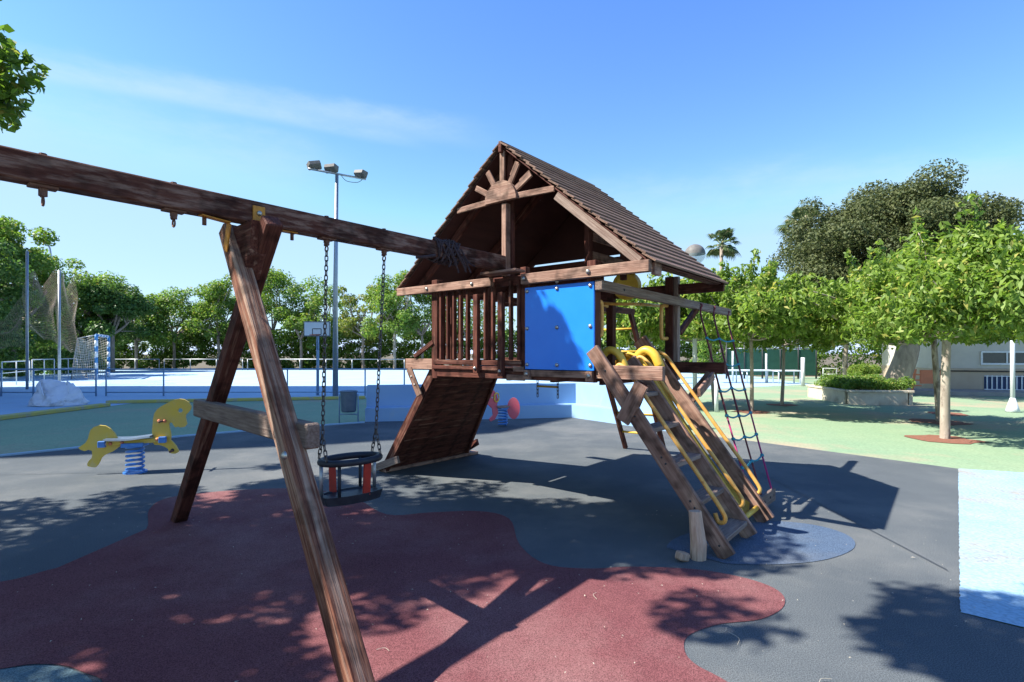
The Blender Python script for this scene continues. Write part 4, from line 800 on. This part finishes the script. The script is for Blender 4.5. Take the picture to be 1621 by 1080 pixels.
bt_('tall_tree', 178, 440, 42, 42, 'leafy tree just right of the handball goal posts', 'leaf_dk', 11000, .22, 38, .2, 570, group=LG)
bt_('tall_tree', -50, 370, 70, 30, 'dense tree past the left edge of the railing', 'leaf_dk', 14000, .22, 44, .2, 610, group=LG)
# hedges
def hedge(name, pts, h, dpt, N, size, lm, label):
    t = thing(name, pts[0], label, 'hedge'); C_ = []; 
    tot = sum((Vector(b) - Vector(a)).length for a, b in zip(pts, pts[1:])); n = int(tot / 1.1)
    for a, b in zip(pts, pts[1:]):
        a, b = Vector(a), Vector(b); k = max(1, int((b - a).length / tot * n))
        for i in range(k):
            for z in np.arange(.5, h, .9):
                p = a.lerp(b, (i + .5) / k); C_.append((p.x + random.uniform(-.4, .4), p.y + random.uniform(-.3, .3) * dpt, z + random.uniform(-.25, .25) + .3 * mnoise.noise(Vector((p.x * .3, 0, 0)))))
    C_ = np.array(C_); leaves('foliage', C_, rng.uniform(.6, 1.0, len(C_)), N, size, lm, t, aspect=.6); return t
hedge('clipped_hedge', [(-46, 46, 0), (-30, 52, 0), (24, 54, 0)], 4.1, 1.5, 110000, .24, 'leaf', 'long dark green hedge behind the far side of the court')
hedge('clipped_hedge', [(-30, 26, 0), (-34, 44, 0)], 3.0, 1.5, 14000, .22, 'leaf_dk', 'dark hedge behind the side railings at the far left')
hedge('clipped_hedge', [(13, 38, 0), (24, 35, 0), (44, 30, 0)], 3.4, 1.5, 30000, .2, 'leaf', 'green hedge behind the panel fence and the planter on the right')

# ------------------------------------------------------------------ right side: young trees
YT = 'young trees on the green court'
def pit(x, y, r):
    c = G(x, y); n = 20; sheet('bark_chip_bed', [(c.x + r * (1 + .5 * mnoise.noise(Vector((math.cos(a) * 2, math.sin(a) * 2, c.x)))) * math.cos(a), c.y + r * (1 + .5 * mnoise.noise(Vector((math.cos(a) * 2, math.sin(a) * 2, c.y)))) * math.sin(a)) for a in [2 * math.pi * k / n for k in range(n)]], .0, 'chips')
def young(x, y, cx, cy, hw, hh, label, N, size, K=46, tr=.055, lm='leaf_lt', extra=None, bark='palebark', low=-.55, dY=0):
    b = G(x, y); Y = b.y; c = at(cx, cy, Y - .05 * Y + dY); extra = list(extra or []); sx, sz = hw / F * Y, hh / F * Y
    for k in range(34):
        a = random.uniform(0, 6.283); e = random.uniform(-.25, 1.3); d = Vector((math.cos(a) * math.cos(e), math.sin(a) * math.cos(e), math.sin(e))); p = c + Vector((d.x * sx * .82, d.y * sx * .8, d.z * sz * .85))
        g = (d + Vector((random.uniform(-.4, .4), random.uniform(-.4, .4), .75))).normalized(); l_ = random.uniform(.25, .75) * sz
        for q in range(4): u = p + g * l_ * (q + 1) / 4; extra.append((u.x, u.y, u.z, .035 * Y * (.36 - .05 * q)))
    return tree('young_tree', b, label, c, (hw / F * Y * .82, hw / F * Y * 1.3, hh / F * Y * .8), int(K * 1.1), hw / F * Y * .27, int(N * .9), size, lm, YT, tr, bark, low=low, droop=1.1, aspect=.36, limbs=12, fork=.55, extra=extra)
pit(1190, 652, .42); pit(1238, 641, .42); pit(1495, 695, .50); pit(1487, 668, .5); pit(1500, 655, .4)
young(1190, 651, 1180, 505, 92, 66, 'slim young tree whose trunk stands just right of the rope net', 17000, .15, 60, extra=[(at(1182, 445, 14).x, 14, at(0, 445, 14).z, .28), (at(1180, 425, 14).x, 14, at(0, 425, 14).z, .16), (at(1150, 455, 14).x, 14, at(0, 452, 14).z, .25)])
young(1238, 641, 1262, 520, 92, 55, 'second young tree with slim trunk left of the panel fence post', 16000, .16, 56)
young(1130, 640, 1085, 505, 85, 60, 'young tree behind the tower posts and globe lamp', 12000, .16, 50)
young(1010, 640, 1010, 520, 60, 50, 'young tree behind the rear ladder of the tower', 8000, .16, 36)
young(1496, 694, 1520, 478, 150, 100, 'nearest young tree with mottled trunk in a ring of red chips', 25000, .125, 90, .085, extra=[(at(1528, 375, 9.45).x, 9.45, at(0, 372, 9.45).z, .22), (at(1600, 385, 9.45).x, 9.45, at(0, 380, 9.45).z, .25), (at(1480, 400, 9.45).x, 9.45, at(0, 405, 9.45).z, .3), (at(1630, 450, 9.45).x, 9.3, at(0, 450, 9.45).z, .5)])
young(1487, 667, 1410, 500, 105, 78, 'young tree with pale straight trunk directly behind the nearest one', 22000, .135, 70, .075)
young(1340, 603, 1345, 515, 60, 50, 'farther young tree with a pale trunk left of the planter', 9000, .22, 36, .16)
young(1640, 672, 1650, 500, 90, 75, 'young tree at the right edge of the picture', 14000, .13, 50, .07)
# ficus
fb_ = at(1418, 606, 19); fb_.z = 0.3
tree('ficus_tree', fb_, 'huge dark ficus tree with dense rounded crown behind the planter', at(1410, 400, 19), (3.45, 3.2, 2.3), 230, .66, 150000, .10, 'leaf_fic', None, .42, 'bark', low=-.75, aspect=.55, limbs=20, fork=.9, lean=(.4, 0),
     extra=[(at(x, y, 19).x, 19, at(x, y, 19).z, r) for x, y, r in ((1280, 470, .6), (1262, 440, .5), (1530, 385, .8), (1550, 410, .7), (1430, 325, .8), (1385, 335, .7), (1300, 400, .7), (1270, 425, .55), (1300, 470, .5), (1460, 352, .7))])
# palms
def palm(x, yc, Y, label, rr=1.0, ln_=2.3):
    b = Vector(((x - 810.5) / F * Y, Y, 0)); t = thing('fan_palm', b, label, 'palm tree', 'fan palms'); zc_ = at(0, yc, Y).z
    tube('trunk', [b, b + Zv * (zc_ * .5), b + Zv * zc_], [.24, .17, .14], 'bark', t, 8); bm = bmesh.new()
    for k in range(46):
        a = random.uniform(0, 2 * math.pi); e = random.uniform(-.75, 1.35); d = Vector((math.cos(a) * math.cos(e), math.sin(a) * math.cos(e), math.sin(e))); pl = ln_ * random.uniform(.5, .8)
        o_ = Vector((0, 0, zc_)); tip = o_ + d * pl * .6; s = d.cross(Zv); s = s.normalized() if s.length > .1 else Vector((1, 0, 0)); n = s.cross(d)
        tubebm(bm, [o_, tip], .03, 3, cap=False)
        for j in range(13):
            f = (j - 6) / 6 * 1.25; dd = (d * math.cos(f) + s * math.sin(f)).normalized(); L2 = pl * .62 * (1 - .25 * abs(f)); m_ = tip + dd * L2 * .6 + n * .03; en = tip + dd * L2 - Zv * L2 * .35
            w_ = dd.cross(n).normalized() * .05 * rr
            v = [bm.verts.new(q) for q in (tip, m_ + w_, en, m_ - w_)]; bm.faces.new(v)
    mesh_obj('crown', bm, 'leaf_palm', t, Matrix.Translation(b))
palm(1142, 388, 46, 'fan palm rising beside the globe lamp', 1.4, 2.1); palm(1274, 362, 46, 'fan palm half hidden behind the ficus crown', 1.4, 3.0)
# planter with shrubs
q0, q1 = G(1343, 640), G(1442, 641); dp = (q1 - q0).normalized(); dn_ = Vector((-dp.y, dp.x, 0))
PL = thing('planter_box', (q0 + q1) / 2, 'long cream stone planter under the ficus trunk', 'planter'); q2 = q1 + dn_ * 2.6 + dp * .3; q3 = q0 + dn_ * 2.6
qq = [q0, q1, q2, q3]
for i in range(4):
    a, b = qq[i], qq[(i + 1) % 4]; d = (b - a).normalized()
    plank('planter_side', a + Zv * .17 + d * .0, b + Zv * .17 - d * .11, .36, .1, Zv, 'planter', PL); plank('coping', a + Zv * .385 - d * .03, b + Zv * .385 - d * .12, .16, .06, d.cross(Zv), 'planter', PL)
sheet('planter_soil', [(p.x, p.y) for p in qq], .30, 'soil', None, PL)
sh = thing('planter_shrubs', (q0 + q2) / 2, 'dense low green shrubs filling the cream planter', 'shrub'); C_ = np.array([tuple(q0.lerp(q1, a).lerp(q3.lerp(q2, a), b) + Zv * random.uniform(.42, .68)) for a in np.linspace(.06, .98, 9) for b in (.08, .3, .55, .8)]); leaves('foliage', C_, rng.uniform(.18, .30, len(C_)), 16000, .06, 'leaf', sh, aspect=.6)
rb_ = at(1362, 583, 18.5); rb_.z = .3; sh = thing('round_bush', rb_, 'pale round clipped bush at the left end of the planter', 'shrub'); C_, rr = clumps(at(1362, 590, 18.5), (.4, .4, .4), 16, .16); leaves('foliage', C_, rr, 5000, .05, 'leaf_lt', sh)
# ------------------------------------------------------------------ building on the right
b0 = at(1476, 625, 20.5); b0.z = 0; b1 = Vector((b0.x + 12, b0.y - 4.2, 0)); db = (b1 - b0).normalized(); nb_ = Vector((db.y, -db.x, 0))
BD = thing('school_building', b0, 'low beige and white building with a window strip and barred basement windows', 'building')
def bp(s, z, o=0): return b0 + db * s + nb_ * o + Zv * z
LB = (b1 - b0).length
def bbox(name, s0, s1_, z0_, z1_, o0, o1, m, par=None, bev=.004): return plank(name, bp(s0, (z0_ + z1_) / 2, (o0 + o1) / 2), bp(s1_, (z0_ + z1_) / 2, (o0 + o1) / 2), z1_ - z0_, abs(o1 - o0), Zv, m, par or BD, bev)
bbox('wall', 0, LB, 0, .9, -6, 0, 'beige'); bbox('wall', 0, LB, .90, 3.2, -6, -.002, 'white'); bbox('string_course', -.02, LB, .84, .92, 0, .07, 'beige'); bbox('pipe', 0, LB, .79, .83, .0, .05, 'blackm'); bbox('roof_edge', -.2, LB + .2, 3.2, 3.4, -6.2, .25, 'white')
for i in range(5):
    s = 1.55 + i * 1.55; fr = bbox('window', s, s + 1.45, 1.12, 1.50, -.01, .02, 'glass')
    for (a, b, z0_, z1_) in ((s - .06, s + 1.51, 1.05, 1.12), (s - .06, s + 1.51, 1.50, 1.56), (s - .06, s, 1.12, 1.50), (s + 1.45, s + 1.51, 1.12, 1.50), (s + .7, s + .75, 1.12, 1.5)): bbox('window_frame', a, b, z0_, z1_, .0, .05, 'whitepaint', fr)
for i in range(3):
    s = 1.6 + i * 3.2; fr = bbox('basement_window', s, s + 2.9, .14, .62, -.01, .012, 'bluedark')
    for k in range(20): a = s + .05 + k * .147; bbox('window_bar', a, a + .04, .08, .66, .05, .07, 'whitepaint', fr)
    for z_ in (.13, .62): bbox('bar_rail', s - .02, s + 2.92, z_, z_ + .03, .045, .075, 'whitepaint', fr)
pw = [bp(-1.2, 0, 0), bp(LB, 0, 0), bp(LB, 0, 1.7), bp(-1.2, 0, 1.7)]; bm = bmesh.new(); r1_ = [bm.verts.new((p.x, p.y, -.005)) for p in pw]; r2_ = [bm.verts.new((p.x, p.y, .13)) for p in pw]; bm.faces.new(r2_)
for k in range(4): bm.faces.new((r1_[k], r1_[(k + 1) % 4], r2_[(k + 1) % 4], r2_[k]))
bmesh.ops.recalc_face_normals(bm, faces=bm.faces[:]); mesh_obj('raised_pavement', bm, mat('grey_pavement', (.26, .24, .23), (.32, .30, .28), 3))['kind'] = 'structure'
wp = at(1603, 655, 13.6); wp.z = 0; t = thing('white_pole', wp, 'white metal pole with flared foot in front of the right building', 'pole'); tube('pole', [wp, wp + Zv * 2.7], .05, 'whitepaint', t); tube('pole_foot', [wp, wp + Zv * .12, wp + Zv * .35], [.16, .12, .055], 'whitepaint', t)
# white garden wall with orange boards
ow = at(1405, 600, 24); ow.z = 0; t = thing('white_wall', ow, 'white wall end seen behind the ficus trunk', 'wall'); plank('wall_face', ow + Vector((.3, 0, .8)), ow + Vector((2.2, 0, .8)), 1.9, .2, Zv, 'white', t)
oc = at(1450, 600, 19.6); oc.z = 0.0; t = thing('orange_playhouse', oc, 'small orange play structure beside the ficus trunk and beige wall', 'playhouse')
plank('orange_panel', oc + Vector((.15, 0, .62)), oc + Vector((.62, 0, .62)), .5, .05, Zv, 'terra', t); plank('slanted_leg', oc + Vector((.72, 0, .05)), oc + Vector((.95, 0, .85)), .07, .06, (0, 1, 0), 'terra', t); plank('slanted_leg', oc + Vector((-.15, 0, .05)), oc + Vector((-.02, 0, .9)), .07, .06, (0, 1, 0), 'terra', t)
for z_ in (.3, .5, .7): plank('cross_slat', oc + Vector((-.15, 0, z_)), oc + Vector((.2, 0, z_)), .05, .04, Zv, 'terra', t)
# panel fence, posts and white rails on the right of the court
pf0, pf1 = at(1150, 600, 31), at(1292, 600, 31); pf0.z = pf1.z = 0
t = thing('panel_fence', pf0, 'dark green panelled court fence between pale steel posts', 'fence'); npn = 5
for k in range(npn): a = pf0.lerp(pf1, k / npn); b = pf0.lerp(pf1, (k + 1) / npn); plank('fence_panel', a.lerp(b, .02) + Zv * .95, a.lerp(b, .98) + Zv * .95, 1.5, .05, Zv, 'dgreen', t)
for z_ in (1.75, 2.1): tube('fence_rail', [pf0 + Zv * z_, pf1 + Zv * z_], .03, 'steel', t, 6)
for k in range(npn + 1): p = pf0.lerp(pf1, k / npn); tube('fence_post', [p, p + Zv * 2.15], .05, 'blackm', t, 6)
for x_, y_, yt, lb in ((1160, 604, 556, 'pale steel court post farthest left, behind the rope net'), (1213, 606, 560, 'pale steel court post between the two slim young trees and fence'), (1271, 611, 566, 'thick pale steel court post at the right corner of the court')):
    b = G(x_, y_); o = tube('court_post', [b, b + Zv * (at(0, yt, b.y).z)], .05 if x_ < 1270 else .085, 'whitepaint', None, 8); tag(o, lb, 'post', 'posts at the right of the court')
for i, (xa, xb, y_, lb) in enumerate(((1128, 1172, 606, 'white metal table frame behind the rope net'), (1176, 1222, 606, 'white metal table frame between the slim young trees'), (1226, 1264, 607, 'white metal table frame beside the thick corner post'))):
    a, b = G(xa, y_), G(xb, y_); t = thing('table_frame', a, lb, 'table', 'white tables on the court'); h_ = .62
    plank('table_top', a + Zv * h_, b + Zv * h_, .7, .06, (0, 1, 0), 'board', t)
    for s_ in (.06, .94):
        for dy in (-.28, .28): p = a.lerp(b, s_) + Vector((0, dy, 0)); tube('leg', [p, p + Zv * h_], .03, 'whitepaint', t, 6)
a, b = G(1303, 606), G(1324, 606); t = thing('white_hoop_rail', a, 'small white tube hoop right of the court fence', 'railing'); tube('hoop_frame', [a, a + Zv * .72, b + Zv * .72, b], .025, 'whitepaint', t, 6); tube('cross_rail', [a + Zv * .42, b + Zv * .42], .03, 'whitepaint', t, 6)
# rails round the right part of the court
railing('court_edge_railing', [G(940, 612), G(1128, 610)], .6, 'white railing at the court edge seen through the ladder and net', None, (.1, .35), 'whitepaint', r=.025)
wpn = G(1134, 652); o = tube('white_bollard', [wpn, wpn + Zv * .85], .05, 'whitepaint', None, 12); tag(o, 'short pale bollard seen through the rope net', 'bollard')

# ------------------------------------------------------------------ unseen block added and shaped to cast shade, and trees past the left edge
X0b = [(-34, 4.9), (-23.4, 4.9), (-18.9, 6.1), (-16.1, 7.4), (-14.5, 9.7), (-14.6, 13), (-17.3, 17.4), (-20.9, 21.6), (-34, 21.6)]; NB = len(X0b)
BL = thing('shade_block', (-24, 15, 0), 'unseen tall cream block added past the left edge to cast shade', 'building')
bm = bmesh.new(); r1_ = [bm.verts.new((x + 24, y - 15, -.1)) for x, y in X0b]; r2_ = [bm.verts.new((x + 24, y - 15, 17.5)) for x, y in X0b]; bm.faces.new(r2_)
for k in range(NB): bm.faces.new((r1_[k], r1_[(k + 1) % NB], r2_[(k + 1) % NB], r2_[k]))
bmesh.ops.recalc_face_normals(bm, faces=bm.faces[:]); mesh_obj('wall', bm, 'white', BL, Matrix.Translation((-24, 15, 0)))
fa_, fb2 = Vector((-14.6, 13, 0)), Vector((-20.9, 21.6, 0)); fd = (fb2 - fa_).normalized(); fn = Vector((fd.y, -fd.x, 0))
for fl_ in range(5):
    for k in range(3):
        p = fa_ + fd * (1.2 + k * 3.2) + Zv * (2.0 + fl_ * 3.2) + fn * .02; wdw = plank('window', p, p + fd * 1.5, 1.3, .06, Zv, 'glass', BL); plank('window_sill', p + fn * .05 - Zv * .7, p + fd * 1.5 + fn * .05 - Zv * .7, .06, .14, Zv, 'planter', wdw)
ST = 'shade trees beside the playground'
def offcam(c, q):
    x, y, z = c; edge = -F * (abs(x) - q) / max(y, .3) * 1.0 + 810.5; top = HY - F * (z - q - EYE) / max(y + q, .3)
    return y < .6 or (x < 0 and abs(x) - q > .915 * (y + q * .3)) or top < -25
LOBE = [(-4.6 + random.uniform(-1.3, 1.5), 3.75 + random.uniform(-.75, .7), 5.25 + random.uniform(-.25, .35), random.uniform(.26, .46)) for k in range(48)]
tree('shade_tree', (-7.6, 3.2, 0), 'leafy shade tree whose branch enters at the top left corner', (-7.0, 3.3, 4.85), (3.0, 3.0, .95), 124, .37, 42000, .12, 'leaf', ST, .17, aspect=.6, limbs=22, extra=[(-5.65, 6.05, 4.7, .30), (-5.75, 6.0, 4.45, .28), (-5.9, 6.1, 4.3, .3), (-5.85, 6.0, 5.0, .25), (-6.1, 6.1, 4.8, .35), (-2.8, 4.3, 5.05, .24), (-2.95, 4.25, 5.2, .2), (-2.75, 4.3, 4.9, .2), (-3.4, 4.2, 5.1, .3)] + LOBE, keep=offcam, shell=.15)
tree('shade_tree', (-3.6, -1.6, 0), 'leafy shade tree standing behind the camera on the left', (-2.9, .55, 5.3), (2.4, 1.9, .8), 34, .34, 9500, .12, 'leaf', ST, .15, aspect=.6, limbs=14, keep=offcam, shell=.3, extra=[(-2.2 + random.uniform(-.7, .8), 2.0 + random.uniform(-.45, .45), 5.35 + random.uniform(-.15, .2), random.uniform(.2, .36)) for k in range(15)])
# ------------------------------------------------------------------ ground litter
bm = bmesh.new()
for k in range(520):
    x = random.uniform(-6, 5); y = random.uniform(2, 9)
    if random.random() < .5: y = random.uniform(2.2, 5)
    a = random.uniform(0, 6.28); s = random.uniform(.003, .011) * (1.5 if random.random() < .08 else .9); dx, dy = math.cos(a) * s, math.sin(a) * s; z = .012
    v = [bm.verts.new((x - dx, y - dy, z)), bm.verts.new((x + dy * .35, y - dx * .35, z + .005)), bm.verts.new((x + dx, y + dy, z + .001)), bm.verts.new((x - dy * .35, y + dx * .35, z + .004))]; bm.faces.new(v)
for k in range(6):
    x = random.uniform(-2.6, 2.2); y = random.uniform(2.3, 3.4); a = random.uniform(0, 6.28); l = random.uniform(.05, .13)
    tubebm(bm, smoothpath([(x, y, .012), (x + math.cos(a) * l * .5, y + math.sin(a) * l * .5, .016), (x + math.cos(a + .5) * l, y + math.sin(a + .5) * l, .012)], 3), .0011, 4)
tag(mesh_obj('fallen_leaves', bm, 'litter'), 'scattered dry leaf flakes and twigs on the rubber floor', 'leaf litter', None, 'stuff')
